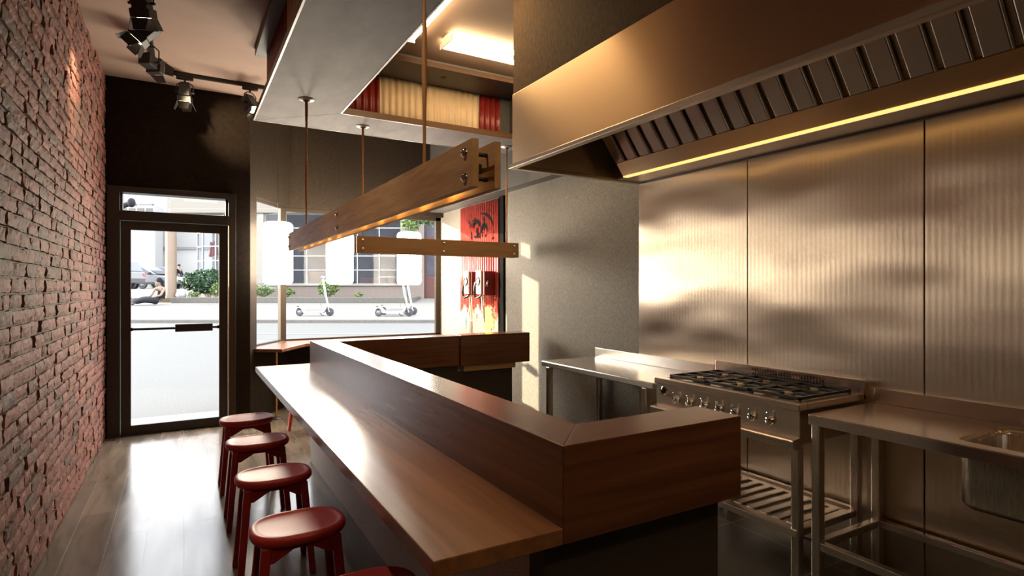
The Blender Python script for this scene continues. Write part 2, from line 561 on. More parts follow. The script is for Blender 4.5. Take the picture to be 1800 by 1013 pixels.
# ------------------------------------------------------------------ room shell
CEIL = 3.384
FY = 6.48                     # face of the door wall
WX = 3.02                     # face of the right wall
K = Vector((0.60, 6.48)); B = Vector((1.096, 7.23))
Dl = (B - K).normalized(); Nl = Vector((-Dl.y, Dl.x))       # along and out of the slanted bay side
Ko = K + Nl * 0.15; Bo = B + Vector((-0.474, 0.88)) * 0.17

fl = MB()
fl.prism([(-.83, -2.6), (3.25, -2.6), (3.25, 7.42), (1.03, 7.42), (.52, 6.6), (-.83, 6.6)], -0.12, 0.0)
struct(fl.build('floor', M['floor']))
kf = MB()
kf.prism([(.98, -2.6), (3.02, -2.6), (3.02, 4.66), (.98, 4.66)], 0.0, 0.004)
struct(kf.build('floor_kitchen', M['kitchen_tile']))
cl = MB()
cl.prism([(-.83, -2.6), (3.25, -2.6), (3.25, 7.42), (1.03, 7.42), (.5, 6.63), (-.83, 6.63)], CEIL, CEIL + 0.15)
struct(cl.build('ceiling', M['ceiling']))

# brick wall: every brick is real relief in the wall's one mesh
bw = MB()
bw.box(-.85, -.643, -2.6, 6.63, 0, CEIL)
nslab = len(bw.f)
rb = random.Random(3)
pitch = 0.0688; rows = int(CEIL / pitch) + 1
for j in range(rows):
    z0 = j * pitch + 0.006
    y = -2.6 - rb.random() * 0.2 + (0.11 if j % 2 else 0)
    while y < 6.47:
        L = rb.choice([0.205, 0.205, 0.205, 0.21, 0.19, 0.1]) + rb.uniform(-.006, .006)
        y0, y1 = max(y, -2.6), min(y + L, 6.478)
        y += L + 0.011 + rb.uniform(-.003, .004)
        if y1 - y0 < 0.03: continue
        zb, zt = z0 + rb.uniform(-.0025, .0025), min(z0 + pitch - 0.0115 + rb.uniform(-.003, .003), CEIL - 0.001)
        if zt - zb < 0.012: continue
        near = y1 > 2.3
        ny, nz = (6, 3) if near else (2, 1)
        xf = -0.628 + rb.uniform(-.006, .005)
        ty, tz = rb.uniform(-.004, .004), rb.uniform(-.003, .003)
        idx = {}
        vs = []
        for a in range(ny + 1):
            for b in range(nz + 1):
                u, w = a / ny, b / nz
                edge = a in (0, ny) or b in (0, nz)
                x = xf + ty * (u - .5) + tz * (w - .5) + rb.uniform(-.0022, .0022)
                if edge: x -= rb.uniform(0.0, .0065)
                jy = rb.uniform(-.0028, .0028) if a in (0, ny) else rb.uniform(-.004, .004)
                jz = rb.uniform(-.0026, .0026) if b in (0, nz) else rb.uniform(-.003, .003)
                idx[a, b] = len(vs)
                vs.append((x, min(y0 + (y1 - y0) * u + jy, 6.479), min(max(zb + (zt - zb) * w + jz, .001), CEIL - .001)))
        fs = [(idx[a, b], idx[a + 1, b], idx[a + 1, b + 1], idx[a, b + 1]) for a in range(ny) for b in range(nz)]
        ring = [(a, 0) for a in range(ny)] + [(ny, b) for b in range(nz)] + [(a, nz) for a in range(ny, 0, -1)] + [(0, b) for b in range(nz, 0, -1)]
        k0 = len(vs)
        for q in ring:
            p = vs[idx[q]]; vs.append((-0.645, p[1], p[2]))
        n = len(ring)
        fs += [(idx[ring[i]], k0 + i, k0 + (i + 1) % n, idx[ring[(i + 1) % n]]) for i in range(n)]
        bw.add(vs, fs)
wl = bw.build('wall_left', [M['mortar'], M['brick']])
wl.data.polygons.foreach_set('material_index', [0 if i < nslab else 1 for i in range(len(bw.f))])
struct(wl)

w = MB()
w.box(-.645, -.555, FY, 6.63, 0, CEIL)
w.prism([(.43, FY), (K.x, K.y), (Ko.x, Ko.y), (.43, 6.63)], 0, CEIL)
w.box(-.555, .43, FY, 6.63, 2.346, CEIL)
struct(w.build('wall_front', M['dark_wall']))

# bay: slanted side, straight front
w = MB()
Kj = K + Dl * 0.13; Kjo = Kj + Nl * 0.15
w.prism([tuple(K), tuple(B), (3.25, B.y), (3.25, Bo.y), tuple(Bo), tuple(Ko)], 2.37, CEIL)
w.prism([tuple(K), tuple(B), (3.25, B.y), (3.25, Bo.y), tuple(Bo), tuple(Ko)], 0, 0.722)
w.prism([tuple(K), tuple(Kj), tuple(Kjo), tuple(Ko)], 0.722, 2.37)
struct(w.build('wall_front_bay', M['dark_wall']))
w = MB()
w.box(WX, 3.25, -2.6, 5.366, 0, CEIL)
w.box(3.09, 3.25, 5.366, B.y + .15, 0, CEIL)
struct(w.build('wall_right', M['concrete']))
w = MB(); w.box(-.85, 3.25, -2.75, -2.6, 0, CEIL)
struct(w.build('wall_back', M['dark_wall']))
w = MB(); w.box(2.893, 3.09, 3.27, B.y, 2.427, CEIL)
struct(w.build('trim_1', M['grey_wall']), 'dark grey boxed-in bulkhead along the top of the right wall')
w = MB(); w.box(1.89, WX, -2.6, 3.255, 2.68, CEIL)
struct(w.build('trim_2', M['linen'], bevel=.002), 'beige bulkhead above the extractor hood')
w = MB(); w.box(3.06, 3.09, 5.49, 5.59, 0, 2.42)
struct(w.build('trim_3', M['stencil']), 'black upright trim beside the red corrugated sign')

# windows
def win(name, a, b, z0, z1, fw, jamb_a, jamb_b):
    a, b = Vector(a), Vector(b)
    d = (b - a).normalized(); n = Vector((-d.y, d.x)); Lg = (b - a).length
    R = Matrix(((d.x, n.x, 0), (d.y, n.y, 0), (0, 0, 1)))
    e = thing(name, None, None, (a.x, a.y, z0)); struct(e)
    def bar(t0, t1, za, zb, th=.05):
        c = a + d * ((t0 + t1) / 2)
        return (c.x, c.y, (za + zb) / 2), (t1 - t0, th, zb - za)
    m = MB()
    for t in (bar(0, Lg, z1 - fw, z1), bar(0, Lg, z0, z0 + .02)) + ((bar(0, jamb_a, z0, z1),) if jamb_a else ()) + ((bar(Lg - jamb_b, Lg, z0, z1),) if jamb_b else ()):
        m.obox(t[0], t[1], R)
    m.build('window_frame', M['mullion'], e, bevel=.003)
    g = MB(); t = bar(jamb_a, Lg - jamb_b, z0 + .01, z1 - .01, .006); g.obox(t[0], t[1], R)
    g.build('pane', M['glass'], e)
    return e
P0 = K + Dl * 0.11 + Nl * 0.12
P1 = B + Vector((-0.474, 0.88)) * 0.136
win('window_1', tuple(P0), tuple(P1), 0.76, 2.372, 0.012, .012, 0)
w2 = win('window_2', (P1.x, P1.y), (3.09, P1.y), 0.76, 2.372, 0.045, 0, .075)
m = MB()
hd = (Dl + Vector((1, 0))).normalized(); hn = Vector((-hd.y, hd.x))
m.obox((P1.x, P1.y, 1.566), (.075, .06, 1.612), Matrix(((hd.x, hn.x, 0), (hd.y, hn.y, 0), (0, 0, 1))))
m.build('corner_post', M['mullion'], w2, bevel=.004)

# entrance door with transom light
dr = thing('door_1', None, None, (-.06, FY, 0)); struct(dr)
m = MB()
y0, y1 = 6.452, 6.60
for x0, x1 in ((-.62, -.517), (.395, .465)):
    m.box(x0, x1, y0, y1, 0, 2.36)
m.box(-.517, .395, y0, y1, 2.303, 2.36); m.box(-.517, .395, y0, y1, 2.04, 2.132)
m.box(-.517, -.499, y0 + .04, y1, 2.132, 2.303); m.box(.371, .395, y0 + .04, y1, 2.132, 2.303)
m.build('door_frame', M['door_frame'], dr, bevel=.004)
m = MB()
for x0, x1, z0, z1 in ((-.513, -.433, .012, 2.036), (.311, .391, .012, 2.036), (-.433, .311, 1.953, 2.036), (-.433, .311, .012, .094)):
    m.box(x0, x1, 6.475, 6.52, z0, z1)
m.build('door_leaf', M['door_frame'], dr, bevel=.003)
MB().box(-.433, .311, 6.494, 6.5, .09, 1.957).build('glass_pane', M['glass'], dr)
MB().box(-.5, .372, 6.53, 6.536, 2.13, 2.305).build('transom_pane', M['glass'], dr)
pb = MB().box(-.433, .311, 6.405, 6.425, 1.0, 1.022).box(-.433, -.413, 6.405, 6.48, .995, 1.027).box(.291, .311, 6.405, 6.48, .995, 1.027).build('push_bar', M['black_metal'], dr, bevel=.003)
MB().box(-.072, .252, 6.385, 6.432, .975, 1.05).build('push_plate', M['black_metal'], pb, bevel=.006).location = (0, 0, 0)
MB().cyl((.395, 6.445, 0.02), (.395, 6.445, 2.03), .005, 8).build('lit_gap_strip', M['brass'], dr)  # brass rod stands in for the golden lit gap beside the leaf
MB().box(-.517, .395, 6.46, 6.62, 0, .012).build('threshold', M['mullion'], dr, bevel=.003)

# ------------------------------------------------------------------ bar counter
ct = thing('bar_counter', 'long dark wood bar counter with low eating ledge and raised rim around the kitchen', 'counter', (.9, 3.0, 0))
LZ0, LZ1, CZ = .707, .752, .974
MB().prism([(.512, 1.257), (.885, 1.257), (.885, 4.80), (2.12, 4.80), (2.12, 5.11), (.512, 5.11)], LZ0, LZ1).build('eating_ledge', M['counter_top'], ct, bevel=.003)
MB().prism([(.885, 1.257), (1.066, 1.445), (1.066, 4.62), (.885, 4.80)], LZ0, CZ).build('rim_long', M['counter_y'], ct, bevel=.0025)
MB().prism([(.8855, 1.257), (1.605, 1.257), (1.605, 1.445), (1.0665, 1.445)], LZ0, CZ).build('rim_end', M['counter_x'], ct, bevel=.0025)
MB().prism([(.8855, 4.80), (1.0665, 4.62), (2.125, 4.62), (2.125, 4.80)], LZ0, CZ).build('rim_far', M['counter_x'], ct, bevel=.0025)
fp = MB().box(2.132, 2.85, 4.60, 4.80, LZ0 - .004, CZ + .004).build('lifting_flap', M['counter_x'], ct, bevel=.003)
MB().box(2.165, 2.70, 4.61, 4.78, .655, LZ0 - .004).build('support_strip', M['ply'], fp).location = (0, 0, 0)
MB().box(.888, .95, 1.36, 4.795, 0, LZ0).build('base_side', M['base_grey'], ct)
MB().box(.885, 1.605, 1.352, 1.43, 0, LZ0).build('base_end', M['base_dark'], ct)
MB().box(.95, 2.68, 4.64, 4.795, 0, .655).box(.95, 2.12, 4.64, 4.795, .655, LZ0).build('base_far', M['base_dark'], ct)

# wooden ledge along the bay window, on a thin brass post
lg = thing('window_ledge', 'narrow wooden ledge under the bay window on a thin brass post', 'ledge', (.85, 6.6, 0))
MB().prism([tuple(K + Dl * .07), (.891, 6.356), (1.212, 6.85), (3.085, 6.85), (3.085, 7.33), (P1.x + .03, 7.33), tuple(P0 + Nl * -.02)], .725, .76).build('top', M['counter_x'], lg, bevel=.003)
MB().cyl((.86, 6.52, 0.02), (.86, 6.52, .725), .011, 12).build('post', M['brass'], lg)
MB().lathe([(0, 0.025), (.03, .022), (.055, .012), (.06, .002), (.06, 0.0), (0, 0.0)], (.86, 6.52, 0), 20).build('post_foot', M['black'], lg)

# ------------------------------------------------------------------ red stools
def make_stool():
    t = thing('bar_stool', 'red dished-seat stool', 'stool', (0, 0, 0), 'red stools along the eating ledge')
    def ring(sc, z, n=40):
        out = []
        for k in range(n):
            a = 2 * PI * k / n
            c, s_ = math.cos(a), math.sin(a)
            e = 2 / 2.6
            x = math.copysign(abs(c) ** e, c) * .178
            y = math.copysign(abs(s_) ** e, s_) * .140
            if sc > .8:     # rim keeps an even width all round
                g = (1 - sc) * .16
                L_ = math.hypot(x, y)
                out.append((x * (1 - g / L_), y * (1 - g / L_), z))
            else:
                q = .8 + (1 - .8)
                g = .032
                L_ = math.hypot(x, y)
                f = sc / .8
                out.append((x * (1 - g / L_) * f, y * (1 - g / L_) * f, z))
        return out
    n = 40
    prof = [(.02, .4775), (.25, .4778), (.5, .479), (.7, .4815), (.8, .484), (.84, .4868), (.9, .489), (.95, .487), (.99, .478), (1.0, .468), (.985, .457), (.93, .449), (.85, .445), (.6, .444), (.02, .444)]
    vs = []; fs = []
    for sc, z in prof: vs += ring(sc, z, n)
    for i in range(len(prof) - 1):
        for k in range(n):
            fs.append((i * n + k, (i + 1) * n + k, (i + 1) * n + (k + 1) % n, i * n + (k + 1) % n))
    fs.append(tuple(range(n))); fs.append(tuple(range(len(vs) - 1, len(vs) - n - 1, -1)))
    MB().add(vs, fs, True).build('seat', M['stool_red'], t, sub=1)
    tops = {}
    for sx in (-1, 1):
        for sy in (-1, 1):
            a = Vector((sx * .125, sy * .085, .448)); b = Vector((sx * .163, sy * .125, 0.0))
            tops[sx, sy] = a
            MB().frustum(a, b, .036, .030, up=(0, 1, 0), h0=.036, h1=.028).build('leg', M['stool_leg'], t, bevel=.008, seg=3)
    for sy in (-1, 1):
        y = sy * .087
        m = MB()
        m.prism([(-.13, .446), (.13, .446), (.137, .385), (.10, .385), (.03, .425), (-.03, .425), (-.10, .385), (-.137, .385)], y - .011, y + .011, 'Y')
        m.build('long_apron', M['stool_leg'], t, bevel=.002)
    for sx in (-1, 1):
        x = sx * .128
        m = MB()
        m.prism([(-.09, .446), (.09, .446), (.093, .39), (.06, .39), (.02, .42), (-.02, .42), (-.06, .39), (-.093, .39)], x - .011, x + .011, 'X')
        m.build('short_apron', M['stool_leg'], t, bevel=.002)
    return t
st = make_stool()
sdat = [(2.345, 'second nearest red stool along the ledge, largest of those whose whole seat shows'),
        (1.71, 'nearest red stool, only the rim of its seat showing at the bottom of the photo'),
        (3.035, 'red stool in the middle of the row of five along the wooden ledge'),
        (3.75, 'second red stool from the glass door in the row along the ledge'),
        (4.42, 'red stool nearest the glass door, at the far end of the ledge')]
for i, (y, lab) in enumerate(sdat):
    if i == 0:
        st.location = (.388, y, 0); st['label'] = lab
    else:
        dup(st, (.388 if y > 2 else .47, y, 0), lab)
dup(st, (1.09, 5.98, 0), 'red stool beside the bay window ledge, almost hidden behind the bar counter', rot=(0, 0, math.radians(56)), group='red stools at the window ledge')

# ------------------------------------------------------------------ canopy over the counter
cp = thing('counter_canopy', 'grey soffit canopy with red and cream corrugated sides hanging above the bar counter', 'canopy', (.8, 3.2, 2.797))
x0, x1, y0, y1 = .513, 2.89, 1.26, 5.16
xi, yi, yn = 1.086, 4.631, 1.83
SZ, TZ = 2.797, 3.325
MB().prism([(x0, y0), (xi, yn), (xi, yi), (x0, y1)], SZ, SZ + .035).build('soffit_long', M['soffit'], cp, bevel=.002)
MB().prism([(x0 + .001, y1), (xi + .001, yi), (x1, yi), (x1, y1)], SZ, SZ + .035).build('soffit_far', M['soffit'], cp, bevel=.002)
MB().prism([(x0 + .001, y0), (1.884, y0), (1.884, yn), (xi + .001, yn)], SZ, SZ + .035).build('soffit_near', M['soffit'], cp, bevel=.002)
MB().box(x0 - .012, x0, y0, y1 + .012, SZ - .002, SZ + .045).box(x0, x1, y1, y1 + .012, SZ - .002, SZ + .045).build('outer_edge_trim', M['trim_wood'], cp)
MB().box(xi, x1, yi - .012, yi, SZ - .002, SZ + .05).box(xi, xi + .012, yn, yi, SZ - .002, SZ + .05).build('inner_edge_trim', M['trim_wood'], cp)
MB().prism([(x0, y0), (xi, yn), (xi, yi), (x1, yi), (x1, y1), (x0, y1)], TZ, CEIL).build('top_board', M['dark_board'], cp, bevel=.002)
MB().box(xi, x1, yi - .014, yi, TZ - .006, TZ + .036).box(xi, xi + .014, yn, yi, TZ - .006, TZ + .036).build('upper_edge_trim', M['trim_wood'], cp)
MB().cyl((2.06, 4.82, TZ - .004), (2.06, 4.82, TZ + .002), .028, 16).build('cable_hole', M['black'], cp)
def corr(p0, p1, z0, z1, mat, amp=.009, per=.062, name='corrugated_panel', parent=None, th=.003):
    p0, p1 = Vector(p0), Vector(p1)
    d = (p1 - p0); L_ = d.length; d.normalize(); nrm = Vector((-d.y, d.x))
    N = max(8, int(L_ / per * 8))
    vs = []; fs = []
    for i in range(N + 1):
        t = L_ * i / N
        o_ = amp * math.sin(2 * PI * t / per)
        for e in (0, th):
            q = p0 + d * t + nrm * (o_ + e)
            vs += [(q.x, q.y, z0), (q.x, q.y, z1)]
    for i in range(N):
        a = i * 4; b = a + 4
        fs += [(a, b, b + 1, a + 1), (a + 2, a + 3, b + 3, b + 2), (a, a + 2, b + 2, b), (a + 1, b + 1, b + 3, a + 3)]
    return MB().add(vs, fs, True).build(name, mat, parent)
za, zb = SZ + .035, TZ
xc, yc = .605, 5.06
for a, b, mt in (((xc, yc), (1.54, yc), 'red_corr'), ((1.54, yc), (2.544, yc), 'cream_corr'), ((2.544, yc), (2.775, yc), 'red_corr'),
                 ((xc, 4.05), (xc, yc), 'red_corr'), ((xc, 3.0), (xc, 4.05), 'cream_corr'), ((xc, 2.0), (xc, 3.0), 'red_corr'), ((xc, 1.36), (xc, 2.0), 'cream_corr')):
    o = corr(a, b, za, zb, M[mt], parent=cp)
    o['label'] = 'deep red corrugated panel' if mt == 'red_corr' else 'cream corrugated panel'
MB().box(2.775, 2.888, yc - .01, yc + .03, za, zb).build('end_board', M['grey_wall'], cp)

# fluorescent fittings on the ceiling inside the canopy ring, plus unseen ones added as fill
def fluoro(label, c, L_, axis):
    t = thing('fluorescent_light', label, 'ceiling light', (c[0], c[1], CEIL), 'fluorescent lights on the kitchen ceiling')
    def bx(a0, a1, b0, b1, z0, z1, m):
        return m.box(c[0] + a0, c[0] + a1, c[1] + b0, c[1] + b1, z0, z1) if axis == 'X' else m.box(c[0] + b0, c[0] + b1, c[1] + a0, c[1] + a1, z0, z1)
    h = L_ / 2
    bx(-h, h, -.055, .055, CEIL - .04, CEIL, MB()).build('batten', M['white_plastic'], t, bevel=.004)
    for s_ in (-1, 1):
        m = MB()
        p0 = (c[0] - h + .015, c[1] + s_ * .085, CEIL - .05); p1 = (c[0] + h - .015, c[1] + s_ * .085, CEIL - .05)
        if axis == 'Y':
            p0 = (c[0] + s_ * .085, c[1] - h + .015, CEIL - .05); p1 = (c[0] + s_ * .085, c[1] + h - .015, CEIL - .05)
        m.cyl(p0, p1, .019, 14).build('tube', M['tube'], t)
    for e in (-1, 1):
        bx(e * h - (.012 if e > 0 else 0), e * h + (0 if e > 0 else .012), -.115, .115, CEIL - .075, CEIL - .03, MB()).build('end_holder', M['white_plastic'], t, bevel=.004)
    return t
fluoro('twin tube fluorescent light running along the room beside the soffit', (1.45, 3.62), 1.22, 'Y')
fluoro('added twin tube fill light behind the camera on the brick wall side', (.6, -1.3), 1.2, 'X')  # unseen fitting, added to fill the near part of the room
fluoro('added twin tube fill light behind the camera on the kitchen side', (1.35, -.25), 1.2, 'Y')  # out-of-view fill lamp added to lift the counter and steel
fluoro('added twin tube fill light at the back of the kitchen behind the camera', (2.3, -1.7), 1.2, 'X')  # never in view, added for warm fill over the kitchen
fluoro('twin tube fluorescent light running across towards the extractor hood', (2.39, 4.13), 1.22, 'X')

# ------------------------------------------------------------------ linear pendant lamps of two planks
def pendant(label, c, L_, axis, rods, nled):
    t = thing('linear_pendant_lamp', label, 'pendant lamp', (c[0], c[1], 1.70), 'plank pendant lamps over the counter')
    wd = M['pine_y'] if axis == 'Y' else M['pine_x']
    def W(a, b, z):
        return (c[0] + b, c[1] + a, z) if axis == 'Y' else (c[0] + a, c[1] + b, z)
    def bx(m, a0, a1, b0, b1, z0, z1):
        p, q = W(a0, b0, z0), W(a1, b1, z1)
        return m.box(min(p[0], q[0]), max(p[0], q[0]), min(p[1], q[1]), max(p[1], q[1]), z0, z1)
    h = L_ / 2
    for s_ in (-1, 1):
        b0, b1 = sorted((s_ * .0265, s_ * .0485))
        pl = bx(MB(), -h, h, b0, b1, 1.70, 1.845).build('plank', wd, t, bevel=.002)
        for a in (-h + .05, 0, h - .05):
            for z in (1.735, 1.81):
                R = Vector(W(0, s_, 0)) - Vector(W(0, 0, 0))
                q = R.to_track_quat('Z', 'Y').to_matrix()
                MB().lathe([(0, .013), (.008, .012), (.014, .006), (.016, 0), (.016, -.002), (0, -.002)], W(a, s_ * .0485, z), 16, q).build('bolt_head', M['chrome'], pl).location = (0, 0, 0)
    for a in (-h + .05, 0, h - .05):
        for z in (1.735, 1.81):
            MB().cyl(W(a, -.0265, z), W(a, .0265, z), .0065, 10).build('spacer_rod', M['black_metal'], t)
    bx(MB(), -h + .07, h - .07, -.02, .02, 1.757, 1.787).build('light_bar', M['black_metal'], t, bevel=.002)
    for i in range(nled):
        a = -h + .3 + (L_ - .6) * i / max(1, nled - 1)
        MB().ball(W(a, 0, 1.748), .009, n=10, m=6).build('led_bulb', M['bulb'], t)
    for a in rods:
        m = MB(); n = 26
        top = 2.792
        pts = [W(a, 0, 1.787 + (top - 1.787) * i / n) for i in range(n + 1)]
        rad = [.0085 + .0022 * math.sin(i * .42 + a * 3) for i in range(n + 1)]
        m.tube(pts, .01, 10, True, rad).build('hanging_rod', M['rod'], t)
        ro = MB().lathe([(.014, -.016), (.028, -.014), (.03, -.006), (.055, -.006), (.058, -.002), (.058, 0), (0, 0)], W(a, 0, 2.7965), 28)
        ro.build('ceiling_rose', M['rose'], t)
        MB().lathe([(.0, -.019), (.022, -.019), (.024, -.006), (.0, -.006)], W(a, 0, 2.7965), 20).build('rose_centre', M['black'], t)
    return t
pendant('long plank pendant lamp hanging above the bar counter, chrome bolts at its near end', (.7875, 3.215), 3.40, 'Y', (-1.19, 1.19), 11)
pendant('short plank pendant lamp hanging across the far end of the counter', (2.075, 4.895), 1.60, 'X', (-.735, .69), 5)

# ------------------------------------------------------------------ lanterns
def lantern(label, x, y, z0, z1, r=.131):
    t = thing('paper_lantern', label, 'lantern', (x, y, z0), 'white lanterns in front of the bay window')
    pr = [(0.03, z0)]
    q = .045
    for k in range(7):
        a = PI / 2 * k / 6
        pr.append((r - q + q * math.sin(a), z0 + q - q * math.cos(a)))
    for k in range(7):
        a = PI / 2 * k / 6
        pr.append((r - q + q * math.cos(a), z1 - q + q * math.sin(a)))
    pr.append((.03, z1)); pr.append((0, z1)); pr.insert(0, (0, z0))
    MB().lathe(pr, (x, y, 0), 40).build('shade', M['lantern'], t)
    MB().cyl((x, y, z1), (x, y, CEIL), .002, 6).build('cord', M['black'], t)
for lab, lx, ly, lz0, lz1 in (('glowing white lantern hanging in front of the bay corner post', .769, 5.734, 1.435, 2.018),
                              ('glowing white lantern whose top is hidden behind the long plank lamp', 1.371, 5.86, 1.438, 2.02),
                              ('glowing white lantern behind the short plank lamp, beside the brown window jamb', 2.165, 6.025, 1.436, 2.016)):
    f = 1.135
    lantern(lab, lx * f, ly * f, EYE + (lz0 - EYE) * f, EYE + (lz1 - EYE) * f, .131 * f)

# ------------------------------------------------------------------ ceiling track and spotlights
tr = thing('lighting_track', 'black L-shaped lighting track on the ceiling by the brick wall', 'lighting track', (-.226, 6.06, CEIL))
MB().box(-.243, -.209, .6, 6.077, CEIL - .03, CEIL).box(-.209, .95, 6.043, 6.077, CEIL - .03, CEIL).build('rail', M['black_metal'], tr)
def track_spot(label, x, y, aim, along='Y', drop=.15, flaps=True):
    t = thing('track_spotlight', label, 'spotlight', (x, y, CEIL - .03), 'spotlights on the ceiling track')
    if along == 'Y': MB().box(x - .018, x + .018, y - .07, y + .07, CEIL - .062, CEIL - .03).build('track_adapter', M['black_metal'], t, bevel=.006)
    else: MB().box(x - .07, x + .07, y - .018, y + .018, CEIL - .062, CEIL - .03).build('track_adapter', M['black_metal'], t, bevel=.006)
    aim = Vector(aim).normalized()
    c = Vector((x, y, CEIL - .06 - drop))
    q = (-aim).to_track_quat('Z', 'Y').to_matrix()      # local -Z is the beam
    def L(p): return c + q @ Vector(p)
    m = MB()
    m.tube([(x, y, CEIL - .06), (x, y, CEIL - .085)], .009, 8)
    side = q @ Vector((1, 0, 0))
    top = Vector((x, y, CEIL - .085))
    pts = [c + side * .068, c + side * .068 + (top - c) * .72, top + side * .03, top - side * .03, c - side * .068 + (top - c) * .72, c - side * .068]
    m.tube(pts, .005, 8)
    m.cyl(tuple(c + side * .078), tuple(c + side * .05), .009, 10).cyl(tuple(c - side * .078), tuple(c - side * .05), .009, 10)
    m.build('yoke', M['black_metal'], t)
    bd = MB()
    hw0, hw1 = .045, .057
    vs = []
    for z, hw in ((.085, hw0 * .8), (.075, hw0), (-.03, hw0), (-.035, hw1), (-.085, hw1)):
        for a_, b_ in ((-1, -1), (1, -1), (1, 1), (-1, 1)): vs.append(L((a_ * hw, b_ * hw, z)))
    fs = [(3, 2, 1, 0)] + [(i * 4 + k, i * 4 + (k + 1) % 4, i * 4 + 4 + (k + 1) % 4, i * 4 + 4 + k) for i in range(4) for k in range(4)]
    bd.add(vs, fs)
    bd.build('housing', M['black_metal'], t, bevel=.004)
    MB().lathe([(0, -.078), (.045, -.078), (.045, -.082), (0, -.082)], tuple(c), 20, q).build('lens', M['spot_lens'], t)
    if flaps:
        for k in range(4):
            a = PI / 2 * k
            u = Vector((math.cos(a), math.sin(a), 0)); v = Vector((-math.sin(a), math.cos(a), 0))
            h0 = u * .057 + Vector((0, 0, -.087)); dv = (u * .42 + Vector((0, 0, -1))).normalized() * .075
            n_ = dv.cross(v).normalized() * .0025
            p = [h0 - v * .05, h0 + v * .05, h0 + dv + v * .036, h0 + dv - v * .036]
            MB().add([L(w_ + n_ * s_) for s_ in (0, 1) for w_ in p], [(3, 2, 1, 0), (4, 5, 6, 7), (0, 1, 5, 4), (1, 2, 6, 5), (2, 3, 7, 6), (3, 0, 4, 7)]).build('barn_door', M['black_metal'], t)
    return t, c, aim
def spot_light(t, c, aim, power, size=50, blend=.6, col=(1, .72, .42)):
    d = bpy.data.lights.new('spotlight_beam', 'SPOT')
    d.energy = power; d.color = col; d.spot_size = math.radians(size); d.spot_blend = blend; d.shadow_soft_size = .03
    o = bpy.data.objects.new('spotlight_beam', d); C.objects.link(o)
    o.rotation_euler = aim.to_track_quat('-Z', 'Y').to_euler()
    attach(o, t)
    o.location = o.location + c + aim * .10
    return o
t, c, a = track_spot('unseen black track spotlight, added to light the stools', -.226, 3.15, (.55, -.15, -1))  # out-of-view head added to brighten stools, ledge and plank sides
spot_light(t, c, a, 32, 60, .5, (1, .78, .55))
t, c, a = track_spot('unseen black track spotlight nearest the camera, added as fill light', -.226, 1.75, (.6, .15, -1))  # another unseen head, put in for more light from the left
spot_light(t, c, a, 32, 60, .5, (1, .78, .55))
t, c, a = track_spot('nearest black track spotlight, cut off by the top of the photo', -.226, 4.22, (.15, .35, -1))
t, c, a = track_spot('black track spotlight tilted at the brick wall', -.226, 4.66, (-.72, .10, -.80), drop=.16)
spot_light(t, c, a, 65, 62, .9)
t, c, a = track_spot('black track spotlight aimed away at the door wall, beside the corner of the track', -.226, 5.30, (.60, 1.0, -.15), drop=.15)
spot_light(t, c, a, 170, 34, 1.0)
t, c, a = track_spot('black track spotlight pointing straight down above the glass door', .01, 6.06, (.02, .12, -1), 'X', drop=.12)
spot_light(t, c, a, 4, 60)
t, c, a = track_spot('black track spotlight with lit flaps, beside the grey canopy edge', .56, 6.06, (.30, -.42, -.75), 'X', drop=.13)
spot_light(t, c, a, 20, 60)

# ------------------------------------------------------------------ kitchen: steel wall panels
seams = [3.274, 2.306, 1.341, .376, -.59, -1.555]
plabs = ['reeded steel wall panel next to the concrete wall, catching the white glare', 'reeded steel wall panel behind the right half of the cooking range',
         'reeded steel wall panel above the sink table, at the right edge of the photo', 'reeded steel wall panel beyond the right edge of the photo', 'reeded steel wall panel behind the camera']
for i in range(4):
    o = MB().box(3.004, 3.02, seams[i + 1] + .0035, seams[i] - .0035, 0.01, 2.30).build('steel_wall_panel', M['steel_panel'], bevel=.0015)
    tag(o, plabs[i], 'wall panel', 'steel panels lining the kitchen wall')
PX = 3.003

def rbar(m, p0, p1, w=.04):
    return m.frustum(p0, p1, w, w)

# prep table beside the range
pt = thing('prep_table', 'plain steel prep table against the concrete wall, left of the cooking range', 'table', (2.72, 3.16, 0))
ZT = .827
yl, yr = 3.775, 2.545
MB().box(2.45, 3.0, yr, yl, ZT - .042, ZT).build('table_top', M['steel_x'], pt, bevel=.006)
MB().box(2.982, 3.001, yr, yl, ZT, ZT + .075).build('splashback', M['steel_y'], pt, bevel=.003)
for x in (2.475, 2.965):
    for y in (3.70, 2.63):
        MB().box(x - .02, x + .02, y - .02, y + .02, 0, ZT - .042).build('leg', M['steel_z'], pt, bevel=.004)
for q0, q1 in ((2.475, 2.495), (2.955, 2.975)): MB().box(q0, q1, 2.65, 3.68, .2, .24).build('lower_rail', M['steel_y'], pt, bevel=.004)

# cooking range on its stand
rg = thing('cooking_range', 'steel gas cooking range with black grates on an open stand', 'stove', (2.72, 2.05, 0))
ya, yb = 1.595, 2.52                      # right and left ends
RT = .867
MB().box(2.462, 2.995, ya + .012, yb - .012, .675, RT - .03).build('body', M['steel_y'], rg, bevel=.004)
fr = MB()
fr.box(2.437, 2.50, ya, yb, RT - .034, RT)
fr.box(2.50, 2.985, ya, ya + .04, RT - .034, RT); fr.box(2.50, 2.985, yb - .04, yb, RT - .034, RT); fr.box(2.94, 2.985, ya + .04, yb - .04, RT - .034, RT)
fr.build('top_frame', M['steel_y'], rg, bevel=.004)
MB().box(2.50, 2.94, ya + .04, yb - .04, RT - .03, RT - .016).build('burner_well', M['steel_y'], rg)
MB().box(2.965, 2.99, ya, yb, RT - .03, .934).build('backguard', M['steel_y'], rg, bevel=.003)
vm = MB()
for i in range(26):
    y = 1.80 + i * .0175
    vm.box(2.962, 2.9655, y, y + .007, RT + .006, .924)
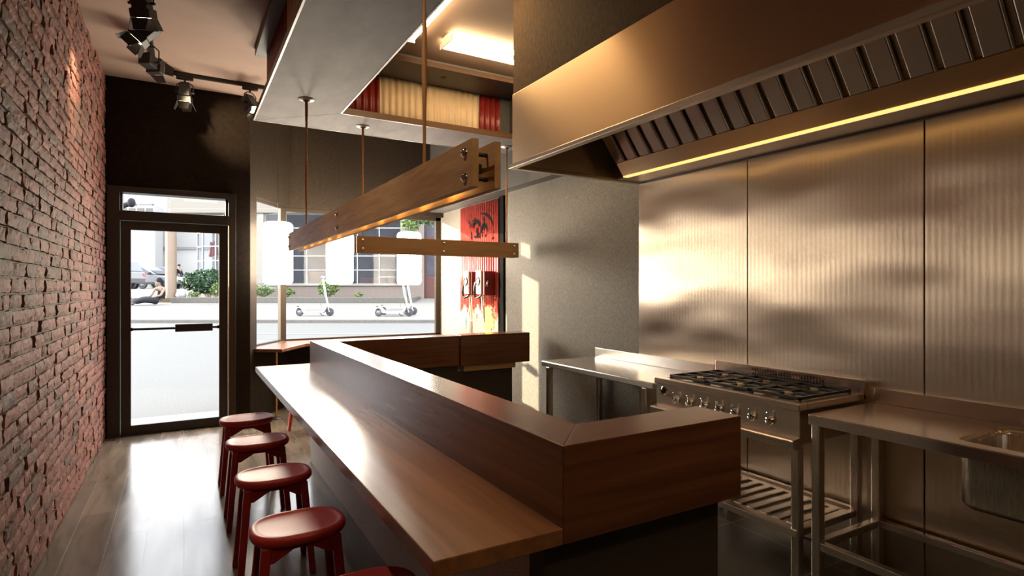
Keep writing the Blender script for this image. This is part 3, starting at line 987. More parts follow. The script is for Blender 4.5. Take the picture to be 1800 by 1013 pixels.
vm.build('backguard_vent', M['chrome'], rg)
MB().box(2.45, 2.462, ya + .006, yb - .006, .705, RT - .034).build('control_panel', M['steel_y'], rg, bevel=.002)
lip = [(2.462, .712), (2.405, .705), (2.398, .697), (2.412, .66), (2.43, .655), (2.462, .655)]
MB().prism([(p[0], p[1]) for p in lip], ya + .006, yb - .006, 'Y').build('drip_lip', M['steel_y'], rg, bevel=.003)
for i in range(7):
    y = 2.352 - i * .1005; z = .762
    kb = MB().lathe([(.0, .022), (.017, .022), (.021, .016), (.022, 0)], (2.45, y, z), 22, Vector((-1, 0, 0)).to_track_quat('Z', 'Y').to_matrix()).build('burner_knob', M['chrome'], rg)
    MB().obox((2.424, y, z + .012), (.010, .011, .062)).build('knob_pointer', M['chrome'], kb, bevel=.004)
dl = MB().lathe([(0, .016), (.016, .014), (.021, .008), (.022, 0)], (2.45, 2.452, .797), 24, Vector((-1, 0, 0)).to_track_quat('Z', 'Y').to_matrix()).build('black_dial', M['gloss_black'], rg)
MB().lathe([(.022, .004), (.026, .003), (.026, 0), (.022, 0)], (2.45, 2.452, .797), 24, Vector((-1, 0, 0)).to_track_quat('Z', 'Y').to_matrix()).build('dial_ring', M['chrome'], dl)
nm = MB()
for i in range(8):
    nm.box(2.4485, 2.45, 2.485 - i * .012 - .008, 2.485 - i * .012, .768, .777)
nm.build('badge', M['brass'], rg)
gw = (yb - ya - .09) / 3
for gi in range(3):
    g0 = ya + .045 + gi * gw; g1 = g0 + gw - .006
    gm = MB(); zt = RT + .018; zb_ = RT + .004; w_ = .007
    xA, xB = 2.512, 2.935
    for x in (xA, xB - 2 * w_): gm.box(x, x + 2 * w_, g0, g1, zb_, zt)
    for y in (g0, g1 - 2 * w_): gm.box(xA, xB, y, y + 2 * w_, zb_, zt)
    xm = (xA + xB) / 2; ym = (g0 + g1) / 2
    gm.box(xm - w_, xm + w_, g0, g1, zb_, zt)
    for bx_ in ((xA + xm) / 2, (xB + xm) / 2):
        for s_ in (-1, 1):
            gm.box(bx_ - w_ * .8, bx_ + w_ * .8, ym + s_ * .032 - (0 if s_ > 0 else (g1 - g0) / 2 - .032), ym + s_ * .032 + ((g1 - g0) / 2 - .032 if s_ > 0 else 0), zb_ + .002, zt)
            xa_, xb_ = sorted((bx_ + s_ * .03, bx_ + s_ * (xm - xA) / 2))
            gm.box(xa_, xb_, ym - w_ * .8, ym + w_ * .8, zb_ + .002, zt)
    for x in (xA + .006, xB - .006):
        for y in (g0 + .006, g1 - .006): gm.box(x - .006, x + .006, y - .006, y + .006, RT - .018, zb_)
    gm.build('pan_grate', M['cast_iron'], rg, bevel=.002)
    for bx_ in ((xA + xm) / 2, (xB + xm) / 2):
        bq = MB().lathe([(0, .012), (.03, .012), (.036, .006), (.04, 0), (.045, -.008), (0, -.008)], (bx_, ym, RT - .008), 24).build('burner', M['cast_iron'], rg)
        MB().lathe([(0, .02), (.024, .0195), (.03, .015), (.03, .012), (0, .012)], (bx_, ym, RT - .008), 24).build('burner_cap', M['bronze_burner'], bq)
for x in (2.475, 2.96):
    for y in (ya + .035, yb - .035):
        MB().box(x - .02, x + .02, y - .02, y + .02, 0, .675).build('leg', M['steel_z'], rg, bevel=.004)
sh = MB(); z0_, z1_ = .246, .278
sh.box(2.447, 2.477, ya + .02, yb - .02, z0_, z1_); sh.box(2.955, 2.985, ya + .02, yb - .02, z0_, z1_)
sh.box(2.477, 2.955, ya + .02, ya + .05, z0_, z1_); sh.box(2.477, 2.955, yb - .05, yb - .02, z0_, z1_)
sh.box(2.477, 2.955, ya + .05, ya + .085, z0_ + .012, z1_ - .01); sh.box(2.477, 2.955, yb - .085, yb - .05, z0_ + .012, z1_ - .01)
sh.box(2.477, 2.53, ya + .085, yb - .085, z0_ + .012, z1_ - .01); sh.box(2.895, 2.955, ya + .085, yb - .085, z0_ + .012, z1_ - .01)
N_ = 10; pw = (yb - ya - .17) / N_
for i in range(N_):
    y = ya + .085 + i * pw
    sh.box(2.53, 2.895, y, y + pw * .58, z0_ + .012, z1_ - .006)
sh.build('slatted_shelf', M['steel_x'], rg, bevel=.003)

# sink table
sk = thing('sink_table', 'steel sink table by the right wall panels, its basin cut off by the photo edge', 'sink', (2.72, .6, 0))
ye = -.45
bmq = bmesh.new()
def loop(pts, z): 
    v_ = [bmq.verts.new((p[0], p[1], z)) for p in pts]
    return v_, [bmq.edges.new((v_[i], v_[(i + 1) % len(v_)])) for i in range(len(v_))]
hole = rrect(2.52, 2.915, .50, 1.02, .045, 6)
o_v, o_e = loop([(2.45, ye), (3.0, ye), (3.0, 1.562), (2.45, 1.562)], .83)
h_v, h_e = loop(hole, .83)
bmesh.ops.triangle_fill(bmq, edges=o_e + h_e, use_beauty=True)
lo = [bmq.verts.new((v.co.x, v.co.y, .784)) for v in o_v]
for i in range(4): bmq.faces.new((o_v[i], o_v[(i + 1) % 4], lo[(i + 1) % 4], lo[i]))
h_l = [bmq.verts.new((v.co.x, v.co.y, .825)) for v in h_v]
n = len(h_v)
for i in range(n): bmq.faces.new((h_v[i], h_v[(i + 1) % n], h_l[(i + 1) % n], h_l[i]))
bmesh.ops.recalc_face_normals(bmq, faces=bmq.faces)
me = bpy.data.meshes.new('table_top'); bmq.to_mesh(me); bmq.free(); me.materials.append(M['steel_y']); grain_uv(me, 'Y')
to = bpy.data.objects.new('table_top', me); C.objects.link(to); attach(to, sk)
bb = to.modifiers.new('edge', 'BEVEL'); bb.width = .008; bb.segments = 3; bb.limit_method = 'ANGLE'; bb.angle_limit = math.radians(50)
for q0, q1 in ((ye + .01, .48), (1.04, 1.55)): MB().box(2.46, 2.99, q0, q1, .784, .79).build('underside', M['steel_y'], sk)
hole_in = rrect(2.526, 2.909, .506, 1.014, .042, 6)
vs = [(p[0], p[1], .826) for p in hole] + [(p[0], p[1], .80) for p in hole_in] + [(p[0], p[1], .60) for p in hole_in]
n = len(hole)
inner = rrect(2.546, 2.889, .526, .994, .03, 6)
vs += [(p[0], p[1], .578) for p in inner]
fs = [(r_ * n + i, r_ * n + (i + 1) % n, (r_ + 1) * n + (i + 1) % n, (r_ + 1) * n + i) for r_ in range(3) for i in range(n)] + [tuple(range(3 * n, 4 * n))]
MB().add(vs, fs, True).build('basin', M['steel_z'], sk).modifiers.new('wall', 'SOLIDIFY').thickness = .004
MB().box(2.982, 3.001, ye, 1.555, .83, .902).build('splashback', M['steel_y'], sk, bevel=.003)
for x in (2.475, 2.965):
    for y in (1.53, ye + .04):
        MB().box(x - .02, x + .02, y - .02, y + .02, 0, .79).build('leg', M['steel_z'], sk, bevel=.004)
for x in (2.475, 2.965):
    MB().box(x - .018, x + .018, ye + .06, 1.51, .227, .263).build('lower_rail', M['steel_y'], sk, bevel=.004)
MB().box(2.495, 2.945, 1.512, 1.548, .227, .263).build('end_rail', M['steel_x'], sk, bevel=.004)

# ------------------------------------------------------------------ extractor hood
hd_ = thing('extractor_hood', 'long brushed steel extractor hood with slanted baffle filters over the range', 'extractor hood', (2.45, 1.4, 2.19))
hy0, hy1 = -.7, 3.262
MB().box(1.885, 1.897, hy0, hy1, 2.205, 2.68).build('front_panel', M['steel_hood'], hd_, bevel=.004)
for q0, q1 in ((hy1 - .012, hy1), (hy0, hy0 + .012)): MB().box(1.897, 3.003, q0, q1, 2.2, 2.68).build('side_panel', M['steel_x'], hd_, bevel=.003)
lp = MB()
lp.box(1.862, 1.905, hy0, hy1 + .014, 2.186, 2.216); lp.box(1.905, 3.003, hy1 - .03, hy1 + .014, 2.186, 2.212)
lp.build('bottom_lip', M['steel_dark'], hd_, bevel=.005)
MB().box(1.897, 3.003, hy0, hy1 - .012, 2.664, 2.678).build('top_panel', M['steel_y'], hd_)
sl = Vector((-.19, 0, .25)).normalized(); nn = Vector((sl.z, 0, -sl.x)); nn = Vector((-sl.z, 0, sl.x)) * -1   # slope up-forward; nn faces down towards the wall side
base = Vector((2.655, 0, 2.281))
if nn.z > 0: nn = -nn
Lf = .46
MB().prism([(base.x, base.z), (2.72, 2.192), (2.725, 2.196), (2.66, 2.288)], hy0, 3.12, 'Y').build('light_cove', M['steel_hood'], hd_)
MB().box(2.714, 2.752, hy0 + .05, 3.115, 2.189, 2.197).build('led_strip', M['led'], hd_)
MB().box(2.752, 2.985, hy0 + .05, 3.24, 2.195, 2.207).build('rear_shelf', M['steel_dark'], hd_)
MB().box(2.985, 3.003, hy0 + .05, 3.24, 2.186, 2.207).build('rear_strip', M['black_metal'], hd_)
def FP(s_, y, o_): return base + sl * s_ + Vector((0, y, 0)) + nn * o_
k = 0
y_far = 3.128
while y_far > 0.2:
    bk = MB()
    ym0 = y_far - .504
    bk.add([FP(0, ym0, -.03), FP(0, y_far, -.03), FP(Lf, y_far, -.03), FP(Lf, ym0, -.03)], [(0, 1, 2, 3)])
    for j in range(4):
        yt = y_far - j * .126; yb2 = yt - .089
        prof = [(yb2, -.018), (yb2, -.003), (yb2 + .004, 0), (yt - .004, 0), (yt, -.003), (yt, -.018)]
        vs = [FP(.004, a, b) for a, b in prof] + [FP(Lf, a, b) for a, b in prof]
        m_ = len(prof)
        bk.add(vs, [(i, i + 1, m_ + i + 1, m_ + i) for i in range(m_ - 1)] + [tuple(range(m_))])
        yg = yb2 - .0185
        prof = [(yg - .009, -.03), (yg - .009, -.022), (yg + .009, -.022), (yg + .009, -.03)]
        vs = [FP(.03, a, b) for a, b in prof] + [FP(Lf, a, b) for a, b in prof]
        bk.add(vs, [(i, i + 1, 4 + i + 1, 4 + i) for i in range(3)] + [(0, 1, 2, 3)])
        # rounded lip at the side of each baffle
        bk.tube([FP(.004, yb2 - .004, -.006), FP(Lf, yb2 - .004, -.006)], .006, 8)
    bk.build('baffle_filter', M['steel_dark'], hd_)
    y_far -= .504; k += 1

# ------------------------------------------------------------------ red corrugated sign with dial boxes
def sign_mat():
    m, t, n, l, p = nt_new('weathered_red_sign_paint')
    tc = n.new('ShaderNodeTexCoord'); sp = n.new('ShaderNodeSeparateXYZ'); l.new(tc.outputs['Object'], sp.inputs[0])
    nz = n.new('ShaderNodeTexNoise'); nz.inputs['Scale'].default_value = 7; nz.inputs['Detail'].default_value = 5; l.new(tc.outputs['Object'], nz.inputs['Vector'])
    a = n.new('ShaderNodeMath'); a.operation = 'MULTIPLY_ADD'; a.inputs[1].default_value = 0.55; l.new(nz.outputs[0], a.inputs[0]); l.new(sp.outputs['Z'], a.inputs[2])
    r = n.new('ShaderNodeValToRGB'); r.color_ramp.elements[0].position = .455; r.color_ramp.elements[1].position = .475
    sc_ = n.new('ShaderNodeMath'); sc_.operation = 'MULTIPLY'; sc_.inputs[1].default_value = 0.333; l.new(a.outputs[0], sc_.inputs[0])
    l.new(sc_.outputs[0], r.inputs[0])
    r.color_ramp.elements[0].color = (0, 0, 0, 1); r.color_ramp.elements[1].color = (1, 1, 1, 1)
    mx = n.new('ShaderNodeMix'); mx.data_type = 'RGBA'; l.new(r.outputs[0], mx.inputs[0])
    mx.inputs[6].default_value = rgb((0.72, 0.62, 0.5)); mx.inputs[7].default_value = rgb((0.42, 0.055, 0.045))
    l.new(mx.outputs[2], p.inputs['Base Color'])
    p.inputs['Roughness'].default_value = .3
    p.inputs['Specular IOR Level'].default_value = .9
    return m
sg = thing('corrugated_sign', 'tall red corrugated sign panel with a black stencilled emblem on the right wall', 'sign', (3.06, 6.1, 1.7))
SX = 3.055
corr((SX, 5.592), (SX, 6.60), .78, 2.405, sign_mat(), amp=.010, per=.056, name='panel', parent=sg)
LETTERS = 'HOT ITALIAN'
# stencilled emblem lies on the crests of the sheet, 1.5 mm proud
def on(y, z): return (SX - .0165, y, z)
ec, ez = 6.02, 2.05          # emblem centre along the wall and in height
def strip(m, pts, w):
    vs = []; fs = []
    for i, (u_, z) in enumerate(pts):
        a = pts[max(0, i - 1)]; b = pts[min(len(pts) - 1, i + 1)]
        dx, dz = b[0] - a[0], b[1] - a[1]; q = math.hypot(dx, dz) or 1
        ww = w[i] if isinstance(w, list) else w
        nx, nz_ = -dz / q * ww / 2, dx / q * ww / 2
        vs += [on(ec - (u_ + nx), ez + z + nz_), on(ec - (u_ - nx), ez + z - nz_)]
    fs = [(i * 2, i * 2 + 1, i * 2 + 3, i * 2 + 2) for i in range(len(pts) - 1)]
    return m.add(vs, fs)
em = MB()
def arc(rx, rz, a0, a1, n=14): return [(rx * math.cos(math.radians(a0 + (a1 - a0) * i / n)), .005 + rz * math.sin(math.radians(a0 + (a1 - a0) * i / n))) for i in range(n + 1)]
def fig(pts): return [(x_, .09 + z_ * .62) for x_, z_ in pts]
strip(em, arc(.29, .215, 152, 118), .016)
strip(em, arc(.33, .225, 88, 12), [.008 + .026 * math.sin(PI * i / 14) for i in range(15)])
strip(em, arc(.335, .22, 2, -28), .014)
# left figure: dropping crown over a bent stalk
for a0 in (25, 60, 95, 130, 160):
    x_, z_ = -.10 + .08 * math.cos(math.radians(a0)), .0 + .10 * math.sin(math.radians(a0))
    strip(em, fig([(x_ - .004, z_ + .045), (x_ + .003, z_), (x_ + .016 * math.cos(math.radians(a0)), z_ - .06)]), [.03, .062, .016])
strip(em, fig([(-.085, -.02), (-.09, -.09), (-.075, -.14), (-.095, -.2)]), [.02, .042, .03, .016])
strip(em, fig([(-.02, -.13), (-.012, -.19), (-.022, -.235)]), [.02, .05, .024])
strip(em, fig([(-.16, -.19), (-.11, -.21), (-.06, -.2)]), [.024, .034, .018])
# right figure: flame over an arch
strip(em, fig([(.10, .17), (.103, .10), (.10, .04)]), [.008, .05, .02])
strip(em, fig([(.015, -.14), (.03, -.06), (.065, -.01), (.10, .015), (.14, -.015), (.17, -.06), (.185, -.14)]), [.016, .042, .046, .036, .046, .042, .016])
strip(em, fig([(.10, .0), (.10, -.06), (.103, -.1)]), [.026, .04, .01])
strip(em, fig([(.05, -.13), (.058, -.18), (.07, -.235)]), [.016, .04, .018])
strip(em, fig([(.12, -.22), (.14, -.19), (.13, -.235)]), [.016, .03, .014])
for x_, z_ in ((-.27, .02), (-.235, -.13), (-.235, -.2), (-.30, .10)):
    strip(em, fig([(x_ - .006, z_ + .04), (x_, z_), (x_ + .004, z_ - .04)]), [.008, .034, .008])
em.build('emblem', M['stencil'], sg)
# arc of letters (barely legible in the photo)
lt = MB()
for ch_i, ch in enumerate(LETTERS):
    if ch == ' ': continue
    cu = bpy.data.curves.new('letter', 'FONT'); cu.body = ch; cu.size = .062; cu.align_x = 'CENTER'
    lo_ = bpy.data.objects.new('letter', cu)
    lm = bpy.data.meshes.new_from_object(lo_)
    x_ = -.325 + .65 * ch_i / (len(LETTERS) - 1)
    p = Vector(on(ec - x_, ez + .275 - .95 * x_ * x_))
    Rl = Matrix(((0, 0, -1), (-1, 0, 0), (0, 1, 0))) @ Matrix.Rotation(math.atan(-1.9 * x_), 3, 'Z')
    lt.add([p + Rl @ v.co for v in lm.vertices], [tuple(f.vertices) for f in lm.polygons])
    bpy.data.objects.remove(lo_); bpy.data.curves.remove(cu); bpy.data.meshes.remove(lm)
lt.build('lettering', M['stencil'], sg)
# paint splashes at the foot
rs = random.Random(5)
for nm_, col, spots in (('yellow_splash', (0.75, 0.6, 0.02), [(5.82, 1.08, .11), (5.74, 1.02, .08), (5.88, 1.0, .07), (5.80, .97, .06)]),
                        ('red_splash', (0.6, 0.02, 0.02), [(6.12, 1.08, .016), (6.12, 1.05, .018), (6.12, 1.01, .014), (5.94, 1.09, .018), (5.62, 1.05, .014), (5.70, .99, .012)]),
                        ('blue_splash', (0.05, 0.3, 0.6), [(6.43, 1.03, .018), (6.43, .99, .02), (6.43, .95, .02), (6.43, .91, .018), (6.43, 1.1, .01), (6.30, 1.05, .01)])):
    m = MB()
    for si_, (y, z, r) in enumerate(spots):
        pts = [tuple(Vector((-.0005 * si_, 0, 0)) + Vector(on(y + r * (1 + rs.uniform(-.25, .25)) * math.cos(k * PI / 8), z + r * (1 + rs.uniform(-.25, .25)) * math.sin(k * PI / 8)))) for k in range(16)]
        m.add(pts, [tuple(range(16))])
    m.build(nm_, simple(nm_, col, .5), sg)

M['box_red'] = simple('dark_red_enamel', (0.17, 0.012, 0.01), .4)
def dial_box(label, yc_):
    t = thing('dial_box', label, 'wall box', (2.97, yc_, 1.45), 'dial boxes on the red sign')
    MB().box(2.90, 3.042, yc_ - .095, yc_ + .085, 1.315, 1.59).build('case', M['box_red'], t, bevel=.012, seg=3)
    fp_ = MB().box(2.872, 2.90, yc_ - .062, yc_ + .062, 1.33, 1.60).build('front_plate', M['white_plastic'], t, bevel=.01, seg=3)
    R = Vector((-1, 0, 0)).to_track_quat('Z', 'Y').to_matrix()
    MB().lathe([(0, .006), (.034, .006), (.036, .012), (.05, .012), (.053, .004), (.053, 0)], (2.872, yc_, 1.475), 26, R).build('dial', M['gloss_black'], fp_)
    MB().lathe([(0, .009), (.022, .008), (.03, .006)], (2.872, yc_, 1.475), 20, R).build('dial_centre', M['white_plastic'], fp_)
    MB().box(2.866, 2.874, yc_ - .06, yc_ + .06, 1.536, 1.541).box(2.866, 2.874, yc_ - .06, yc_ + .06, 1.404, 1.409).build('plate_band', M['black'], fp_)
    MB().tube([(2.868, yc_ + .07, 1.43), (2.862, yc_ + .075, 1.37), (2.864, yc_ + .06, 1.30), (2.875, yc_ + .03, 1.285), (2.885, yc_ - .02, 1.30), (2.89, yc_ - .05, 1.315)], .014, 10).build('handset', M['gloss_black'], t)
    MB().cyl((2.93, yc_ - .096, 1.47), (2.93, yc_ - .118, 1.47), .012, 14).tube([(2.93, yc_ - .115, 1.47), (2.925, yc_ - .12, 1.44), (2.93, yc_ - .115, 1.42)], .006, 8).build('side_crank', M['chrome'], t)
    for k in range(3):
        pts = []
        for i in range(15):
            f = i / 14
            pts.append((2.90 + .03 * k + .008 * math.sin(f * 5 + k), yc_ - .05 + .045 * k - .045 * math.sin(PI * f) * (1 if k != 1 else -1), 1.315 - .30 * math.sin(PI * f * (.5 if k == 1 else 1))))
        MB().tube(pts, .0055, 8).build('cord', M['white_plastic'], t)
    return t
dial_box('red wall box with round dial, the one towards the window on the red sign', 6.055)
dial_box('red wall box with round dial, nearer to the concrete wall on the red sign', 5.74)

# ------------------------------------------------------------------ the street outside (r along the street, d away from the shop)
def gz(d):
    if d < 8: return -.02
    if d < 15: return -.02 + (d - 8) * .0714
    if d < 15.15: return .565
    if d < 27.5: return .565 + (d - 15.15) * .0622
    return 1.333
M['road'] = simple('pale_asphalt', (0.070, 0.072, 0.074), .85, col2=(0.089, 0.091, 0.093), nscale=60, bump=.4, bscale=40, bdist=.01)
M['kerb'] = simple('kerb_stone', (0.089, 0.084, 0.078), .8, col2=(0.106, 0.101, 0.095), nscale=12)
M['pavement'] = tile_mat('pale_pavement_slabs', (0.131, 0.127, 0.120), (0.140, 0.135, 0.129), (0.106, 0.101, 0.095), 1.5, 1.1, .008, .8)
M['step'] = simple('white_entrance_slab', (0.164, 0.161, 0.154), .7)
M['lot'] = simple('car_park_asphalt', (0.116, 0.116, 0.114), .85, col2=(0.127, 0.127, 0.125), nscale=8)
M['line'] = simple('white_road_paint', (0.169, 0.169, 0.169), .7)
M['wall_stone'] = simple('concrete_planter_wall', (0.076, 0.072, 0.065), .85, col2=(0.095, 0.091, 0.084), nscale=10, bump=.2)
M['pink_tile'] = tile_mat('pinkish_facade_tile', (0.143, 0.115, 0.100), (0.154, 0.123, 0.108), (0.123, 0.097, 0.084), .1, .35, .006, .6, plane='XZ')
M['pale_brick'] = tile_mat('pale_brick_facade', (0.189, 0.174, 0.161), (0.200, 0.184, 0.172), (0.159, 0.143, 0.133), .5, .16, .012, .7, plane='XZ', offset=.5)
M['cream_paint'] = simple('cream_facade_paint', (0.169, 0.154, 0.133), .6)
M['white_paint'] = simple('white_facade_paint', (0.27, 0.27, 0.27), .6)
M['mullion_white'] = simple('white_window_bar', (0.3, 0.295, 0.285), .5)
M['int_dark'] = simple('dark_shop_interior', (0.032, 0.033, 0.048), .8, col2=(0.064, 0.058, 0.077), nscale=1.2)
M['booth'] = simple('tan_booth_panel', (0.134, 0.064, 0.038), .6)
M['booth_dark'] = simple('maroon_booth_panel', (0.070, 0.019, 0.016), .6)
M['pillar'] = simple('peach_painted_column', (0.184, 0.133, 0.097), .7, col2=(0.195, 0.143, 0.108), nscale=4)
M['leaf'] = simple('hedge_leaf', (0.010, 0.035, 0.016), .5, col2=(0.038, 0.090, 0.038), nscale=9)
M['leaf_light'] = simple('fresh_green_leaf', (0.058, 0.115, 0.019), .5, col2=(0.115, 0.166, 0.045), nscale=9)
M['bark'] = simple('bark', (0.2, 0.15, 0.1), .8)
M['tyre'] = simple('tyre_rubber', (0.05, 0.05, 0.055), .7)
M['scooter_white'] = simple('white_scooter_enamel', (0.250, 0.253, 0.262), .35)
M['scooter_blue'] = simple('pale_blue_scooter_sleeve', (0.160, 0.211, 0.243), .35)
M['silver_car'] = simple('silver_car_paint', (0.160, 0.163, 0.173), .3, .3)
M['grey_car'] = simple('grey_car_paint', (0.109, 0.106, 0.112), .3, .3)
M['car_glass'] = simple('dark_car_glass', (0.05, 0.06, 0.08), .08)
M['tail_red'] = simple('red_tail_lamp', (0.320, 0.019, 0.026), .3)
M['skin'] = simple('skin', (0.186, 0.115, 0.086), .55)
M['cloth_dark'] = simple('dark_navy_cloth', (0.009, 0.01, 0.015), .85, spec=0.2)
M['cloth_grey'] = simple('washed_black_cloth', (0.014, 0.014, 0.02), .85, spec=0.2)
M['shoe'] = simple('dark_shoe', (0.06, 0.06, 0.065), .6)
M['red_cloth'] = simple('red_cloth', (0.198, 0.029, 0.032), .7)
M['bag_white'] = simple('white_plastic_bag', (0.256, 0.256, 0.269), .5)

def strip_ground(name, r0, r1, ds, mat, off=0.0, thick=.3):
    vs = []; fs = []
    for d in ds: vs += [(r0, d, gz(d) + off), (r1, d, gz(d) + off), (r1, d, gz(d) + off - thick), (r0, d, gz(d) + off - thick)]
    for i in range(len(ds) - 1):
        a = i * 4
        fs += [(a, a + 1, a + 5, a + 4), (a + 1, a + 2, a + 6, a + 5), (a + 2, a + 3, a + 7, a + 6), (a + 3, a, a + 4, a + 7)]
    fs += [(3, 2, 1, 0), (len(vs) - 4, len(vs) - 3, len(vs) - 2, len(vs) - 1)]
    return struct(MB().add(vs, fs).build(name, mat, street=True))
strip_ground('road', -60, 40, [2.5, 8, 14.98], M['road'])
strip_ground('kerb', -60, 40, [14.98, 15.15], M['kerb'], .0).location = (0, 0, 0)
strip_ground('sidewalk', -60, 40, [15.15, 27.4], M['pavement'])
strip_ground('car_park', -60, 40, [27.4, 27.5, 70], M['lot'])
kb = MB().box(-60, 40, 14.98, 15.15, .3, .568).build('kerb_face', M['kerb'], street=True, bevel=.02); struct(kb)
struct(MB().prism([(-6.0, 13.0), (-2.6, 13.0), (-2.6, 13.14), (-6.0, 13.14)], gz(13.07) - .1, gz(13.14) + .004).build('road_line', M['line'], street=True))
struct(MB().prism([(-3.5, 6.6), (.52, 6.6), (1.03, 7.3), (-3.5, 7.3)], -.12, .0).build('doorstep', M['step']))

# planter wall
pl_ = thing('planter', 'low concrete planter wall with soil along the back of the far sidewalk', 'planter', (-8, 20.6, .9), None, True)
MB().box(-12.0, -3.52, 20.0, 20.28, .8, 1.075).build('front_wall', M['wall_stone'], pl_, bevel=.02)
MB().box(-3.8, -3.52, 20.28, 21.9, .8, 1.075).build('end_wall', M['wall_stone'], pl_, bevel=.02)
MB().box(-13.5, -3.8, 20.28, 21.9, .85, 1.04).build('soil', simple('dry_soil', (0.08, 0.06, 0.04), .9), pl_)

# leafy things: every leaf is real geometry, one mesh per plant
def leaves(m, c, rad, n, size, rs_, flat=1.0, shell=.55):
    for _ in range(n):
        while True:
            v = Vector((rs_.uniform(-1, 1), rs_.uniform(-1, 1), rs_.uniform(-1, 1)))
            if shell < v.length < 1.0: break
        bump_ = 1 + .12 * math.sin(v.x * 9 + v.z * 7) * math.cos(v.y * 8)
        p = Vector(c) + Vector((v.x * rad[0], v.y * rad[1], v.z * rad[2])) * bump_
        d = Vector((rs_.uniform(-1, 1), rs_.uniform(-1, 1), rs_.uniform(-.4, 1))).normalized()
        w_ = d.cross(Vector((rs_.uniform(-1, 1), rs_.uniform(-1, 1), rs_.uniform(-1, 1)))).normalized()
        s_ = size * rs_.uniform(.7, 1.3)
        m.add([p - d * s_ * .5, p + w_ * s_ * .28, p + d * s_ * .6, p - w_ * s_ * .28], [(0, 1, 2, 3)])
def bush(name, label, r, d, w, dep, h, mat, n, size, zb=1.04, group=None, stemmat=None):
    t = thing(name, label, 'bush', (r, d, zb), group, True)
    rs_ = random.Random(int(r * 100) + 11)
    m = MB()
    leaves(m, (r, d, zb + h * .6), (w / 2, dep / 2, h * .46), n, size, rs_)
    m.build('foliage', mat, t)
    m = MB()
    for k in range(6):
        a = k * 1.05
        m.tube([(r + .05 * math.cos(a), d + .05 * math.sin(a), zb), (r + w * .22 * math.cos(a), d + dep * .2 * math.sin(a), zb + h * .55), (r + w * .3 * math.cos(a), d + dep * .3 * math.sin(a), zb + h * .85)], .02, 6)
    m.build('stems', M['bark'], t)
    return t
bush('hedge_bush', 'wide dark green bush behind the planter wall, right of the peach column', -11.40, 21.35, 1.95, .95, 1.0, M['leaf'], 3200, .11)
bush('planter_plant', 'light green plant at the left edge of the bay window, behind the planter wall', -9.15, 20.9, .75, .7, .42, M['leaf_light'], 420, .1, group='planter plants')
bush('planter_plant', 'low light green plant to the right of the bay corner post', -8.25, 20.8, .6, .6, .34, M['leaf_light'], 300, .09, group='planter plants')
bush('planter_plant', 'light green bush behind the handlebar of the lone scooter', -6.72, 20.8, .8, .7, .62, M['leaf_light'], 520, .1, group='planter plants')
bush('planter_plant', 'tiny green tuft behind the planter wall between the scooters', -5.55, 20.6, .28, .3, .2, M['leaf_light'], 100, .08, group='planter plants')
bush('planter_plant', 'yellow-green plant in front of the dark bush at the door glass edge', -10.70, 20.55, .40, .3, .5, M['leaf_light'], 300, .09, group='planter plants')
bush('planter_plant', 'low green tuft in front of the dark bush beside the white bag', -11.45, 20.5, .5, .28, .2, M['leaf_light'], 160, .07, group='planter plants')
bg_ = MB()
bg_.lathe([(0, 0), (.15, .01), (.19, .08), (.16, .2), (.09, .28), (.04, .31), (0, .31)], (-11.93, 20.5, 1.04), 18, None, .7)
tag(bg_.build('plastic_bag', M['bag_white'], street=True), 'white bag lying at the foot of the peach column', 'bag')

# column
pc = thing('column', 'peach painted round column behind the seated person', 'column', (-12.35, 20.6, 1.04), None, True)
MB().cyl((-12.35, 20.6, 1.04), (-12.35, 20.6, 3.7), .18, 24).build('shaft', M['pillar'], pc)
MB().cyl((-12.35, 20.6, 1.04), (-12.35, 20.6, 1.16), .22, 24).build('base', M['pillar'], pc, bevel=.01)

# shop building opposite
sb = thing('shop_building', 'pink-tiled shop building opposite with large gridded windows', 'building', (-6.2, 22.2, .9), None, True)
F0, F1 = 22.0, 22.3
def bx3(r0, r1, d0, d1, z0, z1): return MB().box(r0, r1, d0, d1, z0, z1)
SILL, HEAD = 1.555, 4.27
bx3(-11.3, -4.05, F0, F1, .8, SILL - .08).build('base_wall', M['pink_tile'], sb)
bx3(-11.3, -4.05, F0 - .06, F1, SILL - .08, SILL).build('sill', M['cream_paint'], sb, bevel=.015)
bx3(-13.2, -1.6, F0, F1, HEAD, 4.85).build('fascia', M['cream_paint'], sb)
bx3(-13.2, -1.6, F0 - .1, F0, HEAD + .02, HEAD + .2).build('cornice', M['cream_paint'], sb, bevel=.02)
for r0, r1 in ((-9.85, -9.58), (-7.15, -6.85), (-4.3, -4.02)):
    bx3(r0, r1, F0 - .08, F1, SILL, HEAD).build('pilaster', M['cream_paint'], sb, bevel=.01)
def gridwin(r0, r1, z0, z1, nr, nz, d0=F0 + .08):
    wv = MB(); b = .035
    for i in range(nr + 1):
        r = r0 + (r1 - r0) * i / nr; wv.box(r - b / 2, r + b / 2, d0 - .02, d0 + .03, z0, z1)
    for i in range(nz + 1):
        z = z0 + (z1 - z0) * i / nz; wv.box(r0, r1, d0 - .018, d0 + .028, z - b / 2, z + b / 2)
    f = wv.build('window', M['mullion_white'], sb)
    MB().box(r0, r1, d0, d0 + .008, z0, z1).build('pane', M['street_glass'], f)
gridwin(-9.58, -7.15, SILL, HEAD, 3, 5); gridwin(-6.85, -4.3, SILL, HEAD, 3, 5); gridwin(-11.2, -9.85, SILL, HEAD, 2, 5)
bx3(-4.02, -3.4, F0, F1, .8, HEAD).build('side_wall', M['pink_tile'], sb)
bx3(-2.62, -1.6, F0, F1, .8, HEAD).build('end_wall', M['cream_paint'], sb)
